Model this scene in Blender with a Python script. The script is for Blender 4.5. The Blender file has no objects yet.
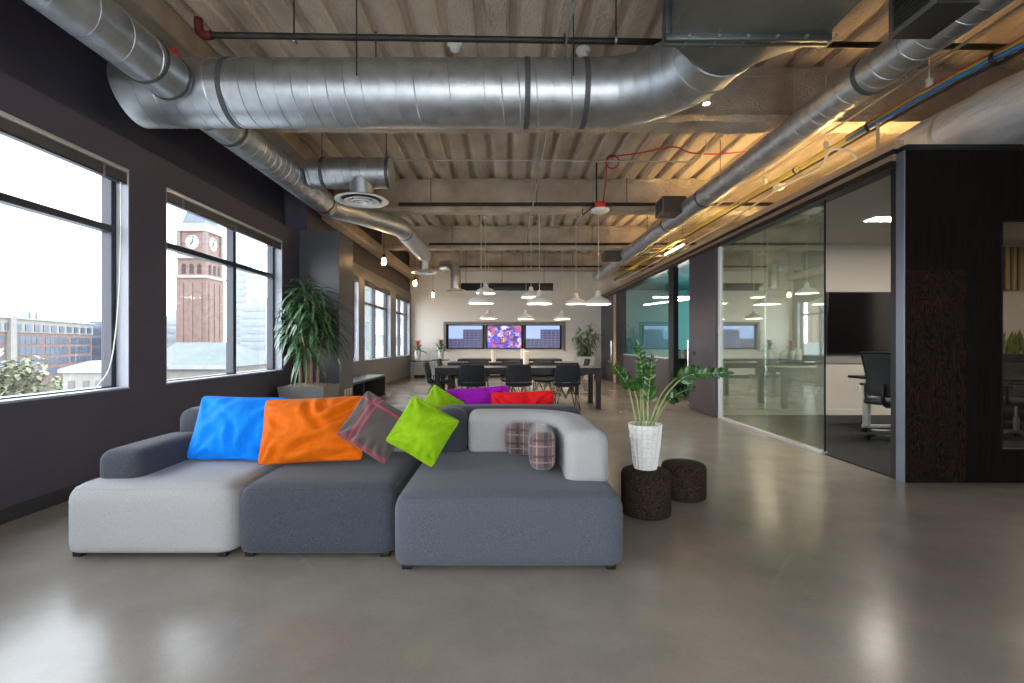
import bpy, bmesh, math, random
from mathutils import Vector, Matrix, noise

RND = random.Random(11)
SC = bpy.context.scene
COL = SC.collection
CX, CY, F, H = 505.0, 344.0, 483.0, 1.2      # vanishing point, focal length (pixels of a 1024x683 frame), eye height
PI = math.pi
V = Vector


def at(px, py, D):
    """pixel + distance -> point in the room"""
    return V(((px - CX) / F * D, D, H - (py - CY) / F * D))


# ------------------------------------------------------------------ materials
MATS = {}


def nodes_of(name):
    m = bpy.data.materials.new(name)
    m.use_nodes = True
    nt = m.node_tree
    return m, nt, nt.nodes, nt.links, nt.nodes['Principled BSDF']


def mat(name, col, rough=.5, metal=0.0, col2=None, scale=5.0, detail=4.0, bump=0.0, bscale=60.0, stretch=(1, 1, 1),
        spec=.5, sheen=0.0, emit=None, estr=0.0, ramp=(.35, .65), rvar=0.0, bdist=.01, trans=0.0, coat=0.0):
    if name in MATS:
        return MATS[name]
    m, nt, N, L, b = nodes_of(name)
    b.inputs['Base Color'].default_value = (*col, 1)
    b.inputs['Roughness'].default_value = rough
    b.inputs['Metallic'].default_value = metal
    b.inputs['Specular IOR Level'].default_value = spec
    if sheen:
        b.inputs['Sheen Weight'].default_value = sheen
        b.inputs['Sheen Roughness'].default_value = .5
    if coat:
        b.inputs['Coat Weight'].default_value = coat
    if emit:
        b.inputs['Emission Color'].default_value = (*emit, 1)
        b.inputs['Emission Strength'].default_value = estr
    tc = N.new('ShaderNodeTexCoord')
    mp = N.new('ShaderNodeMapping')
    mp.inputs['Scale'].default_value = stretch
    L.new(tc.outputs['Object'], mp.inputs['Vector'])
    if col2 or rvar:
        n = N.new('ShaderNodeTexNoise')
        n.inputs['Scale'].default_value = scale
        n.inputs['Detail'].default_value = detail
        L.new(mp.outputs[0], n.inputs['Vector'])
        if col2:
            r = N.new('ShaderNodeValToRGB')
            r.color_ramp.elements[0].position = ramp[0]
            r.color_ramp.elements[0].color = (*col, 1)
            r.color_ramp.elements[1].position = ramp[1]
            r.color_ramp.elements[1].color = (*col2, 1)
            L.new(n.outputs['Fac'], r.inputs[0])
            L.new(r.outputs[0], b.inputs['Base Color'])
        if rvar:
            mr = N.new('ShaderNodeMapRange')
            mr.inputs['To Min'].default_value = max(0, rough - rvar)
            mr.inputs['To Max'].default_value = rough + rvar
            L.new(n.outputs['Fac'], mr.inputs['Value'])
            L.new(mr.outputs[0], b.inputs['Roughness'])
    if bump:
        n2 = N.new('ShaderNodeTexNoise')
        n2.inputs['Scale'].default_value = bscale
        n2.inputs['Detail'].default_value = 3
        L.new(mp.outputs[0], n2.inputs['Vector'])
        bp = N.new('ShaderNodeBump')
        bp.inputs['Strength'].default_value = bump
        bp.inputs['Distance'].default_value = bdist
        L.new(n2.outputs['Fac'], bp.inputs['Height'])
        L.new(bp.outputs[0], b.inputs['Normal'])
    MATS[name] = m
    return m


def glass_mat(name, tint, refl, ior=1.5, gloss=(1, 1, 1)):
    m, nt, N, L, b = nodes_of(name)
    out = N['Material Output']
    t = N.new('ShaderNodeBsdfTransparent'); t.inputs[0].default_value = (*tint, 1)
    g = N.new('ShaderNodeBsdfGlossy'); g.inputs['Roughness'].default_value = 0.0
    g.inputs[0].default_value = (*gloss, 1)
    lw = N.new('ShaderNodeLayerWeight'); lw.inputs[0].default_value = .5
    pw = N.new('ShaderNodeMath'); pw.operation = 'POWER'; pw.inputs[1].default_value = 5
    f = N.new('ShaderNodeMath'); f.operation = 'MULTIPLY_ADD'; f.inputs[1].default_value = .96; f.inputs[2].default_value = .04
    L.new(lw.outputs['Facing'], pw.inputs[0]); L.new(pw.outputs[0], f.inputs[0])
    mu = N.new('ShaderNodeMath'); mu.operation = 'MULTIPLY'; mu.use_clamp = True; mu.inputs[1].default_value = refl
    mx = N.new('ShaderNodeMixShader')
    L.new(f.outputs[0], mu.inputs[0]); L.new(mu.outputs[0], mx.inputs[0])
    L.new(t.outputs[0], mx.inputs[1]); L.new(g.outputs[0], mx.inputs[2]); L.new(mx.outputs[0], out.inputs[0])
    N.remove(b)
    MATS[name] = m
    return m


def floor_mat():
    m, nt, N, L, b = nodes_of('polished_concrete')
    tc = N.new('ShaderNodeTexCoord')

    def nz(scale, detail=4, rough=.55, dist=0.0):
        n = N.new('ShaderNodeTexNoise'); n.inputs['Scale'].default_value = scale
        n.inputs['Detail'].default_value = detail; n.inputs['Roughness'].default_value = rough
        n.inputs['Distortion'].default_value = dist
        L.new(tc.outputs['Object'], n.inputs['Vector'])
        return n

    def ramp(src, p0, c0, p1, c1):
        r = N.new('ShaderNodeValToRGB')
        r.color_ramp.elements[0].position = p0; r.color_ramp.elements[0].color = (*c0, 1)
        r.color_ramp.elements[1].position = p1; r.color_ramp.elements[1].color = (*c1, 1)
        L.new(src, r.inputs[0]); return r
    big = ramp(nz(.55, 3, .5).outputs['Fac'], .1, (.172, .145, .117), .9, (.375, .330, .280))
    mid = ramp(nz(2.6, 6, .6).outputs['Fac'], .15, (.78, .78, .78), .85, (1.20, 1.20, 1.20))
    fine = ramp(nz(55, 3).outputs['Fac'], .25, (.95, .95, .95), .75, (1.03, 1.03, 1.03))

    def mul(a, c):
        x = N.new('ShaderNodeMix'); x.data_type = 'RGBA'; x.blend_type = 'MULTIPLY'; x.inputs['Factor'].default_value = 1
        L.new(a, x.inputs['A']); L.new(c, x.inputs['B']); return x.outputs['Result']
    c = mul(mul(big.outputs[0], mid.outputs[0]), fine.outputs[0])
    # pale scuffs and hairline cracks
    vo = N.new('ShaderNodeTexVoronoi'); vo.voronoi_dimensions = '2D'; vo.feature = 'DISTANCE_TO_EDGE'; vo.inputs['Scale'].default_value = .42
    wz = nz(2.0, 3)
    ad = N.new('ShaderNodeMix'); ad.data_type = 'RGBA'; ad.inputs['Factor'].default_value = .12
    L.new(tc.outputs['Object'], ad.inputs['A']); L.new(wz.outputs['Color'], ad.inputs['B'])
    L.new(ad.outputs['Result'], vo.inputs['Vector'])
    cr = ramp(vo.outputs['Distance'], .0, (1, 1, 1), .006, (0, 0, 0))
    gate = ramp(nz(.9, 2).outputs['Fac'], .5, (0, 0, 0), .7, (.5, .5, .5))
    k = mul(cr.outputs[0], gate.outputs[0])
    mx = N.new('ShaderNodeMix'); mx.data_type = 'RGBA'
    L.new(k, mx.inputs['Factor']); L.new(c, mx.inputs['A']); mx.inputs['B'].default_value = (.36, .34, .31, 1)
    L.new(mx.outputs['Result'], b.inputs['Base Color'])
    rr = ramp(nz(1.6, 5, .6).outputs['Fac'], .0, (.17, .17, .17), 1.0, (.295, .295, .295))
    L.new(rr.outputs[0], b.inputs['Roughness'])
    b.inputs['Specular IOR Level'].default_value = .42
    bp = N.new('ShaderNodeBump'); bp.inputs['Strength'].default_value = .03; bp.inputs['Distance'].default_value = .01
    L.new(nz(6, 2).outputs['Fac'], bp.inputs['Height']); L.new(bp.outputs[0], b.inputs['Normal'])
    MATS['floor'] = m
    return m


def screen_mat(name, kind):
    """flat picture on a television: 'city' = blue sky and blocks of flats, 'art' = loose abstract shapes"""
    m, nt, N, L, b = nodes_of(name)
    tc = N.new('ShaderNodeTexCoord')
    sep = N.new('ShaderNodeSeparateXYZ'); L.new(tc.outputs['Object'], sep.inputs[0])
    cb = N.new('ShaderNodeCombineXYZ'); L.new(sep.outputs['X'], cb.inputs['X']); L.new(sep.outputs['Z'], cb.inputs['Y'])

    def math_(op, a, bb=None):
        q = N.new('ShaderNodeMath'); q.operation = op
        for i, x in enumerate((a, bb)):
            if x is None:
                continue
            if isinstance(x, (int, float)):
                q.inputs[i].default_value = x
            else:
                L.new(x, q.inputs[i])
        return q.outputs[0]

    def mix(f, a, c):
        x = N.new('ShaderNodeMix'); x.data_type = 'RGBA'
        L.new(f, x.inputs['Factor'])
        for nm, y in (('A', a), ('B', c)):
            if isinstance(y, tuple):
                x.inputs[nm].default_value = (*y, 1)
            else:
                L.new(y, x.inputs[nm])
        return x.outputs['Result']
    if kind == 'city':
        br = N.new('ShaderNodeTexBrick')
        br.inputs['Color1'].default_value = (.014, .014, .045, 1); br.inputs['Color2'].default_value = (.04, .038, .10, 1)
        br.inputs['Mortar'].default_value = (.10, .095, .22, 1)
        br.inputs['Scale'].default_value = 1; br.inputs['Brick Width'].default_value = .15
        br.inputs['Row Height'].default_value = .085; br.inputs['Mortar Size'].default_value = .017; br.offset = 0
        L.new(cb.outputs[0], br.inputs['Vector'])
        right = math_('GREATER_THAN', sep.outputs['X'], -.09)
        high = math_('LESS_THAN', sep.outputs['Z'], .27)
        tall = math_('MULTIPLY', right, high)
        low = math_('LESS_THAN', sep.outputs['Z'], -.06)
        bl = math_('MAXIMUM', tall, low)
        col = mix(bl, (.36, .48, .86), br.outputs['Color'])
    else:
        vo = N.new('ShaderNodeTexVoronoi'); vo.inputs['Scale'].default_value = 11
        nz = N.new('ShaderNodeTexNoise'); nz.inputs['Scale'].default_value = 3; nz.inputs['Distortion'].default_value = 2
        L.new(cb.outputs[0], nz.inputs['Vector'])
        ad = N.new('ShaderNodeMix'); ad.data_type = 'RGBA'; ad.inputs['Factor'].default_value = .25
        L.new(cb.outputs[0], ad.inputs['A']); L.new(nz.outputs['Color'], ad.inputs['B'])
        L.new(ad.outputs['Result'], vo.inputs['Vector'])
        s2 = N.new('ShaderNodeSeparateColor'); L.new(vo.outputs['Color'], s2.inputs[0])
        r = N.new('ShaderNodeValToRGB'); r.color_ramp.interpolation = 'CONSTANT'
        cols = [(.06, .03, .5), (.02, .02, .2), (.45, .36, .72), (.1, .06, .65), (.55, .14, .06), (.35, .04, .4), (.7, .62, .8), (.05, .03, .4)]
        els = r.color_ramp.elements
        els[0].position = 0; els[0].color = (*cols[0], 1); els[1].position = .14; els[1].color = (*cols[1], 1)
        for i, c in enumerate(cols[2:]):
            e = els.new(.27 + i * .125); e.color = (*c, 1)
        L.new(s2.outputs[0], r.inputs[0])
        col = r.outputs[0]
    b.inputs['Base Color'].default_value = (.01, .01, .01, 1)
    b.inputs['Roughness'].default_value = .25
    L.new(col, b.inputs['Emission Color'])
    b.inputs['Emission Strength'].default_value = SCREEN
    MATS[name] = m
    return m


def plaid_mat(name, base, stripes, sc=.11):
    m, nt, N, L, b = nodes_of(name)
    tc = N.new('ShaderNodeTexCoord')
    sep = N.new('ShaderNodeSeparateXYZ'); L.new(tc.outputs['Object'], sep.inputs[0])
    prev = None
    for ax, off, w, col, k in stripes:
        a = N.new('ShaderNodeMath'); a.operation = 'ADD'; a.inputs[1].default_value = 10 + off
        L.new(sep.outputs[ax], a.inputs[0])
        mo = N.new('ShaderNodeMath'); mo.operation = 'MODULO'; mo.inputs[1].default_value = sc
        L.new(a.outputs[0], mo.inputs[0])
        lt = N.new('ShaderNodeMath'); lt.operation = 'LESS_THAN'; lt.inputs[1].default_value = w
        L.new(mo.outputs[0], lt.inputs[0])
        mu = N.new('ShaderNodeMath'); mu.operation = 'MULTIPLY'; mu.inputs[1].default_value = k
        L.new(lt.outputs[0], mu.inputs[0])
        x = N.new('ShaderNodeMix'); x.data_type = 'RGBA'
        L.new(mu.outputs[0], x.inputs['Factor'])
        if prev is None:
            x.inputs['A'].default_value = (*base, 1)
        else:
            L.new(prev, x.inputs['A'])
        x.inputs['B'].default_value = (*col, 1)
        prev = x.outputs['Result']
    L.new(prev, b.inputs['Base Color'])
    b.inputs['Roughness'].default_value = .9
    b.inputs['Sheen Weight'].default_value = .3
    MATS[name] = m
    return m


SCREEN = .145
floor_mat()
WALL = mat('dark_plum_paint', (.060,.050,.076), .5, col2=(.067,.056,.084), scale=1.5, bump=.05, bscale=120, spec=.5)
WALLFAR = mat('lit_wall_paint', (.105, .095, .088), .42, col2=(.125, .112, .104), scale=1.5, bump=.05, bscale=120, spec=.6)  # lighter than the near wall: warm light partly put into the colour
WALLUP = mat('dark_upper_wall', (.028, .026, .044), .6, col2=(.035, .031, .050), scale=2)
WHITEW = mat('white_paint', (.66, .63, .58), .7, col2=(.72, .69, .64), scale=.8)
SPRAY = mat('sprayed_fireproofing', (.40, .325, .25), .95, col2=(.64, .545, .45), scale=2.3, detail=8, bump=1.0, bscale=42, bdist=.03, spec=.15, ramp=(.3, .7))
SPRAYD = mat('sprayed_deck', (.40, .325, .25), .95, col2=(.70, .60, .49), scale=1.6, detail=9, bump=.9, bscale=34, bdist=.02, spec=.15, stretch=(1.5, .6, 1), ramp=(.3, .7))
GALV = mat('galvanised_steel', (.47, .49, .51), .45, 1.0, col2=(.60, .62, .645), scale=7, detail=5, rvar=.07, bump=.05, bscale=5)
GALVD = mat('dull_sheet_steel', (.20, .205, .20), .42, .85, col2=(.27, .27, .26), scale=3, rvar=.06)
BAND = mat('duct_band_grey', (.10, .10, .10), .6, .4)
BLACK = mat('black_metal', (.012, .012, .013), .4, .3)
FRAME = mat('anodised_window_frame', (.045, .047, .058), .38, .5)
STEEL = mat('brushed_steel', (.46, .48, .52), .35, .9, col2=(.52, .54, .58), scale=20)
ALU = mat('pale_aluminium', (.62, .63, .64), .4, .5)
WHITEP = mat('white_powder_coat', (.78, .77, .74), .35)
REVEAL = mat('reveal_paint', (.34, .35, .40), .6)
FCHAR = mat('charcoal_wool', (.022,.0245,.034), .95, col2=(.066,.071,.090), scale=240, detail=3, bump=.6, bscale=260, sheen=.12, ramp=(.3, .7), bdist=.003)
FGREY = mat('mid_grey_wool', (.044,.050,.066), .95, col2=(.108,.119,.147), scale=240, detail=3, bump=.6, bscale=260, sheen=.12, ramp=(.3, .7), bdist=.003)
FLIGHT = mat('light_grey_wool', (.30,.297,.297), .95, col2=(.405,.40,.40), scale=240, detail=3, bump=.6, bscale=260, sheen=.12, ramp=(.3, .7), bdist=.003)
VELB = mat('blue_velvet', (.0, .19, .78), .75, spec=.15, sheen=.05, col2=(.0, .22, .86), scale=30, bump=.1, bscale=300)
VELO = mat('orange_velvet', (.58, .108, .0), .75, spec=.15, sheen=.05, col2=(.65, .125, .0), scale=30, bump=.1, bscale=300)
VELG = mat('lime_velvet', (.20, .37, .003), .75, spec=.15, sheen=.05, col2=(.24, .43, .004), scale=30, bump=.1, bscale=300)
VELP = mat('purple_velvet', (.24, .003, .30), .75, spec=.15, sheen=.1, col2=(.29, .004, .35), scale=30, bump=.1, bscale=300)
VELR = mat('red_velvet', (.58, .006, .01), .75, spec=.15, sheen=.1, col2=(.66, .008, .012), scale=30, bump=.1, bscale=300)
PLAID1 = plaid_mat('brown_plaid_wool', (.066, .050, .047), [('Z', .215, .05, (.03, .028, .03), .6), ('X', .075, .055, (.05, .045, .047), .4), ('X', .105, .013, (.42, .03, .06), .8), ('X', .065, .013, (.42, .03, .06), .75), ('Z', .29, .013, (.40, .03, .06), .8), ('Z', .165, .03, (.30, .035, .05), .5)], .40)
PLAID2 = plaid_mat('mauve_plaid_wool', (.13, .085, .080), [('X', .0, .03, (.03, .028, .045), .75), ('X', .045, .008, (.34, .25, .22), .8), ('Z', .01, .016, (.035, .03, .045), .7), ('Z', .04, .008, (.30, .21, .19), .7), ('X', .07, .005, (.24, .05, .05), .8)], .095)
CORK = mat('dark_cork', (.012,.0075,.005), .9, spec=.2, col2=(.048,.029,.018), scale=70, detail=5, bump=.5, bscale=90, bdist=.005)
POTW = mat('white_ceramic', (.74, .73, .70), .3, coat=.2)
SOIL = mat('soil', (.03, .02, .014), .95, bump=.8, bscale=60)
GRAVEL = mat('pale_gravel', (.20, .145, .10), .9, col2=(.45, .36, .28), scale=60, detail=2, bump=1, bscale=60, bdist=.02)
LEAF = mat('leaf_green', (.030,.080,.030), .32, col2=(.080,.165,.065), scale=9, spec=.8)
LEAFZ = mat('glossy_leaf_green', (.010,.052,.006), .3, col2=(.036,.112,.012), scale=14, spec=.6)
LEAFY = mat('yellow_edged_leaf', (.035,.085,.015), .4, col2=(.22,.23,.04), scale=30, spec=.5, stretch=(1, 1, .15))
LEAFR = mat('red_bract', (.55, .02, .025), .45, col2=(.40, .04, .03), scale=20)
STEM = mat('stem_green', (.19, .26, .07), .5, col2=(.30, .33, .12), scale=20)
CANE = mat('cane_bark', (.40, .29, .19), .8, col2=(.24, .16, .10), scale=18, stretch=(1, 1, 3), bump=.4, bscale=40)
PLANTER = mat('slate_planter', (.19, .183, .18), .5, col2=(.22, .21, .205), scale=3)
PLANTER2 = mat('pale_planter', (.38, .37, .38), .5, col2=(.42, .41, .42), scale=3)
BENCH = mat('dark_grey_laminate', (.032, .031, .035), .35, spec=.3, col2=(.042, .04, .043), scale=3)
TABLE = mat('dark_stained_table', (.013, .010, .010), .35, spec=.2, col2=(.022, .017, .016), scale=10, stretch=(.3, 2, 2))
CHAIRF = mat('navy_grey_upholstery', (.018, .020, .027), .85, spec=.2, col2=(.031, .034, .042), scale=120, sheen=.05)
WOODT = mat('tan_timber', (.50,.335,.20), .6, col2=(.40,.255,.145), scale=6, stretch=(4, .3, 4))
DOOR = mat('plum_door_panel', (.050, .042, .052), .4, col2=(.058, .05, .06), scale=2)
CARPET = mat('dark_carpet', (.014, .014, .015), .98, col2=(.026, .026, .028), scale=90, bump=.6, bscale=200)
MEETW = mat('meeting_wall_paint', (.47, .43, .39), .8, col2=(.50, .46, .42), scale=1)
TEAL = mat('teal_paint', (.085,.33,.36), .6, col2=(.095,.36,.39), scale=1)
TVB = mat('black_glossy_screen', (.006, .004, .005), .12, spec=.5)
BEZEL = mat('black_bezel', (.006, .006, .007), .35)
CHROME = mat('chrome', (.75, .75, .77), .12, 1.0)
REDP = mat('red_paint', (.62, .035, .02), .45)
REDD = mat('red_oxide_pipe', (.11,.012,.012), .55)
PIPE = mat('dark_steel_pipe', (.018, .015, .014), .5, .3, col2=(.035, .028, .024), scale=8)
CONDUIT = mat('emt_conduit', (.52, .50, .46), .35, .8)
PVCW = mat('white_cable', (.70, .66, .58), .5)
CABY = mat('yellow_cable', (.52,.40,.06), .5)
CABB = mat('blue_cable', (.03, .17, .42), .5)
CABK = mat('black_cable', (.015, .015, .016), .5)
CABR = mat('red_cable', (.48, .02, .02), .5)
FOIL = mat('foil_duct_wrap', (.66,.645,.64), .45, .45, col2=(.78,.765,.76), scale=4, bump=.8, bscale=14, stretch=(1, .4, 1), bdist=.02, rvar=.08)
BLIND = mat('blind_slats', (.11, .095, .09), .5, col2=(.15, .13, .12), scale=3)
SLATW = mat('warm_timber_slat', (.36, .25, .12), .6)
CREAM = mat('ivory_plastic', (.62, .58, .50), .4)
WINGLASS = glass_mat('window_glass', (.96, .975, .98), .8)
PARTGLASS = glass_mat('partition_glass', (.87, .95, .90), 5.0, 1.5, (.93, 1.0, .95))
LAMPIN = mat('lamp_shade_inside', (.9, .88, .84), .5)


def emis(name, col, s):
    return mat(name, (.8, .8, .8), .5, emit=col, estr=s)


BULB = emis('warm_bulb_glow', (1, .62, .26), 10)
PBULB = emis('pendant_bulb_glow', (1, .82, .60), 45)
LEDW = emis('white_led', (1, .93, .82), 10)
TUBE = emis('warm_tube', (1, .66, .28), 26)


def veneer():
    m, nt, N, L, b = nodes_of('dark_fir_veneer')
    tc = N.new('ShaderNodeTexCoord')
    mp = N.new('ShaderNodeMapping'); mp.inputs['Scale'].default_value = (7, 7, 1.3)
    L.new(tc.outputs['Object'], mp.inputs['Vector'])
    n = N.new('ShaderNodeTexNoise'); n.inputs['Scale'].default_value = 1.6; n.inputs['Detail'].default_value = 3; n.inputs['Distortion'].default_value = 1.2
    L.new(mp.outputs[0], n.inputs['Vector'])
    mu = N.new('ShaderNodeMath'); mu.operation = 'MULTIPLY'; mu.inputs[1].default_value = 15
    L.new(n.outputs['Fac'], mu.inputs[0])
    fr = N.new('ShaderNodeMath'); fr.operation = 'PINGPONG'; fr.inputs[1].default_value = .5
    L.new(mu.outputs[0], fr.inputs[0])
    r = N.new('ShaderNodeValToRGB')
    r.color_ramp.elements[0].position = .1; r.color_ramp.elements[0].color = (.005, .003, .0027, 1)
    r.color_ramp.elements[1].position = .5; r.color_ramp.elements[1].color = (.030, .0155, .010, 1)
    L.new(fr.outputs[0], r.inputs[0]); L.new(r.outputs[0], b.inputs['Base Color'])
    b.inputs['Roughness'].default_value = .6
    b.inputs['Specular IOR Level'].default_value = .08
    MATS['veneer'] = m
    return m


VENEER = veneer()
VENEERD = mat('plain_dark_veneer', (.006, .0038, .0035), .6, spec=.08, col2=(.011, .007, .006), scale=5, stretch=(6, 6, .6))


# ------------------------------------------------------------------ mesh helpers
def B():
    return bmesh.new()


def box(bm, c, s, bev=0.0, seg=2, rot=None):
    r = bmesh.ops.create_cube(bm, size=1.0)
    vs = r['verts']
    bmesh.ops.scale(bm, vec=V(s), verts=vs)
    if bev > 0:
        es = list({e for v in vs for e in v.link_edges})
        rr = bmesh.ops.bevel(bm, geom=es, offset=min(bev, min(s) * .49), segments=seg, affect='EDGES', profile=.5)
        vs = list({v for f in rr['faces'] for v in f.verts} | {v for v in vs if v.is_valid})
    if rot is not None:
        bmesh.ops.transform(bm, matrix=rot, verts=vs)
    bmesh.ops.translate(bm, vec=V(c), verts=vs)
    return vs


def bx(bm, x0, x1, y0, y1, z0, z1, bev=0.0):
    return box(bm, ((x0 + x1) / 2, (y0 + y1) / 2, (z0 + z1) / 2), (abs(x1 - x0), abs(y1 - y0), abs(z1 - z0)), bev)


def frame_of(t, up=None):
    t = t.normalized()
    a = up or (V((0, 0, 1)) if abs(t.z) < .95 else V((0, 1, 0)))
    n = (a - t * a.dot(t)).normalized()
    return n, t.cross(n)


def tube(bm, pts, r, seg=12, cap=True, radii=None):
    pts = [V(p) for p in pts]
    rings = []
    n = None
    for i, p in enumerate(pts):
        t = (pts[min(i + 1, len(pts) - 1)] - pts[max(i - 1, 0)])
        if t.length < 1e-9:
            t = V((0, 0, 1))
        t.normalize()
        if n is None:
            n, _ = frame_of(t)
        else:
            n = (n - t * n.dot(t)).normalized()
        b = t.cross(n)
        rr = radii[i] if radii else r
        rings.append([bm.verts.new(p + n * (math.cos(2 * PI * k / seg) * rr) + b * (math.sin(2 * PI * k / seg) * rr)) for k in range(seg)])
    for a, c in zip(rings, rings[1:]):
        for k in range(seg):
            bm.faces.new((a[k], a[(k + 1) % seg], c[(k + 1) % seg], c[k]))
    if cap:
        bm.faces.new(rings[0][::-1]); bm.faces.new(rings[-1])


def smooth_path(pts, n=8):
    pts = [V(p) for p in pts]
    out = []
    for i in range(len(pts) - 1):
        p0 = pts[max(i - 1, 0)]; p1 = pts[i]; p2 = pts[i + 1]; p3 = pts[min(i + 2, len(pts) - 1)]
        for k in range(n):
            t = k / n
            out.append(.5 * ((2 * p1) + (p2 - p0) * t + (2 * p0 - 5 * p1 + 4 * p2 - p3) * t * t + (3 * p1 - p0 - 3 * p2 + p3) * t ** 3))
    out.append(pts[-1])
    return out


def lathe(bm, prof, seg=32, o=(0, 0, 0), jig=None):
    o = V(o); rings = []
    for i, (r, z) in enumerate(prof):
        if r < 1e-5:
            rings.append([bm.verts.new(o + V((0, 0, z)))])
        else:
            rings.append([bm.verts.new(o + V((math.cos(2 * PI * k / seg) * r, math.sin(2 * PI * k / seg) * r, z))) for k in range(seg)])
    for a, c in zip(rings, rings[1:]):
        if len(a) == 1 and len(c) == 1:
            continue
        for k in range(seg):
            k2 = (k + 1) % seg
            if len(a) == 1:
                bm.faces.new((a[0], c[k2], c[k]))
            elif len(c) == 1:
                bm.faces.new((a[k], a[k2], c[0]))
            else:
                bm.faces.new((a[k], a[k2], c[k2], c[k]))
    return rings


def rbox(bm, c, s, r, n=10, crown=(0, 0, 0)):
    """soft upholstered block: rounded box with slightly crowned faces"""
    c = V(c); hx, hy, hz = [x / 2 for x in s]
    r = min(r, hx, hy, hz) * .999
    N_ = n
    vd = {}

    def vert(i, j, k):
        key = (i, j, k)
        if key not in vd:
            def co(q, h):
                u = q / N_ * 2 - 1
                # more samples near the ends
                u = math.copysign(1 - (1 - abs(u)) ** 1.7, u)
                return u * h
            p = V((co(i, hx), co(j, hy), co(k, hz)))
            q = V((max(-hx + r, min(hx - r, p.x)), max(-hy + r, min(hy - r, p.y)), max(-hz + r, min(hz - r, p.z))))
            d = p - q
            if d.length > 1e-9:
                p = q + d.normalized() * r
            ux, uy, uz = p.x / hx, p.y / hy, p.z / hz
            p = p + V((crown[0] * ux * (1 - uy * uy) * (1 - uz * uz), crown[1] * uy * (1 - ux * ux) * (1 - uz * uz), crown[2] * uz * (1 - ux * ux) * (1 - uy * uy)))
            vd[key] = bm.verts.new(c + p)
        return vd[key]
    for a in range(N_):
        for b in range(N_):
            for f in ((lambda u, v: (0, v, u)), (lambda u, v: (N_, u, v)), (lambda u, v: (u, 0, v)), (lambda u, v: (v, N_, u)), (lambda u, v: (v, u, 0)), (lambda u, v: (u, v, N_))):
                bm.faces.new([vert(*f(*q)) for q in ((a, b), (a + 1, b), (a + 1, b + 1), (a, b + 1))])


def pillow(bm, w, h, t, seed=0, n=60, pinch=.05, wr=.012, plump=.5, creases=()):
    """cushion in its own XZ plane, Y is thickness; wrinkles gather at corners"""
    def surf(side):
        g = []
        for i in range(n + 1):
            row = []
            for j in range(n + 1):
                u = i / n * 2 - 1; v = j / n * 2 - 1
                u = math.sin(u * PI / 2); v = math.sin(v * PI / 2)
                k8 = .055 * (abs(u) * abs(v)) ** 7
                x = w / 2 * u * (1 - pinch * (1 - v * v) * abs(u) - k8)
                z = h / 2 * v * (1 - pinch * (1 - u * u) * abs(v) - k8)
                e = max(0, (1 - u * u)) * max(0, (1 - v * v))
                y = t / 2 * (.6 * e ** plump + .4 * e ** 1.1)
                if e > 1e-6:
                    ang = math.atan2(abs(z) - h / 2, abs(x) - w / 2)
                    cr = noise.noise(V((x * 5 + seed, z * 5, side * 3.1 + seed)))
                    fold = math.sin(ang * 9 + cr * 5 + seed) * math.exp(-((1 - abs(u)) ** 2 + (1 - abs(v)) ** 2) * 1.3)
                    ridge = abs(noise.noise(V((x * 7 + z * 3 + seed * 2, z * 9 - x * 4, seed)))) - .25
                    ctr = math.exp(-(u * u * 1.2 + v * v * 1.6))
                    lo = noise.noise(V((x * 4 + seed * 3, z * 4, seed * 1.7)))
                    crease = -math.exp(-((x * math.cos(seed) + z * math.sin(seed) + .5 * lo * h) / (.045 * w + .01)) ** 2) * (.5 + .5 * ctr)
                    for (ax, az, bx_, bz_, cw, cd) in creases:
                        L2 = (bx_ - ax) ** 2 + (bz_ - az) ** 2
                        tt = max(0, min(1, ((x - ax) * (bx_ - ax) + (z - az) * (bz_ - az)) / L2))
                        d2 = (x - ax - tt * (bx_ - ax) + .02 * lo) ** 2 + (z - az - tt * (bz_ - az)) ** 2
                        cw2 = cw * 1.5; en = math.sin(PI * (.12 + .76 * tt)) * min(1, e * 6)
                        y += en * .75 * cd * (-math.exp(-d2 / cw2 ** 2) + .6 * math.exp(-(math.sqrt(d2) - 1.9 * cw2) ** 2 / cw2 ** 2))
                    y += (1.2 * wr * fold + wr * .5 * ridge + wr * .4 * cr + wr * 1.2 * lo + wr * .9 * crease) * min(1, e * 4)
                row.append(V((x, side * y, z)))
            g.append(row)
        return g
    a = surf(1); b = surf(-1)
    va = [[bm.verts.new(p) for p in r] for r in a]
    vb = [[va[i][j] if i in (0, n) or j in (0, n) else bm.verts.new(b[i][j]) for j in range(n + 1)] for i in range(n + 1)]
    for i in range(n):
        for j in range(n):
            bm.faces.new((va[i][j], va[i][j + 1], va[i + 1][j + 1], va[i + 1][j]))
            bm.faces.new((vb[i][j], vb[i + 1][j], vb[i + 1][j + 1], vb[i][j + 1]))


def blade(bm, base, d, length, width, droop, n=6, fold=.25, tip=1.0, twist=0.0):
    """one arching strap leaf"""
    d = V(d).normalized(); p = V(base)
    side = d.cross(V((0, 0, 1)))
    if side.length < 1e-3:
        side = V((1, 0, 0))
    side.normalize()
    if twist:
        side = Matrix.Rotation(twist, 3, d) @ side
    rows = []
    for i in range(n + 1):
        t = i / n
        w = width * (math.sin(PI * min(1, .12 + .88 * t)) ** .7 if t < 1 else 0.02) * .5
        up = side.cross(d).normalized()
        rows.append((bm.verts.new(p - side * w + up * w * fold), bm.verts.new(p.copy()), bm.verts.new(p + side * w + up * w * fold)))
        d = (d + V((0, 0, -droop / n))).normalized()
        p = p + d * (length / n)
    for a, c in zip(rows, rows[1:]):
        bm.faces.new((a[0], a[1], c[1], c[0])); bm.faces.new((a[1], a[2], c[2], c[1]))


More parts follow.
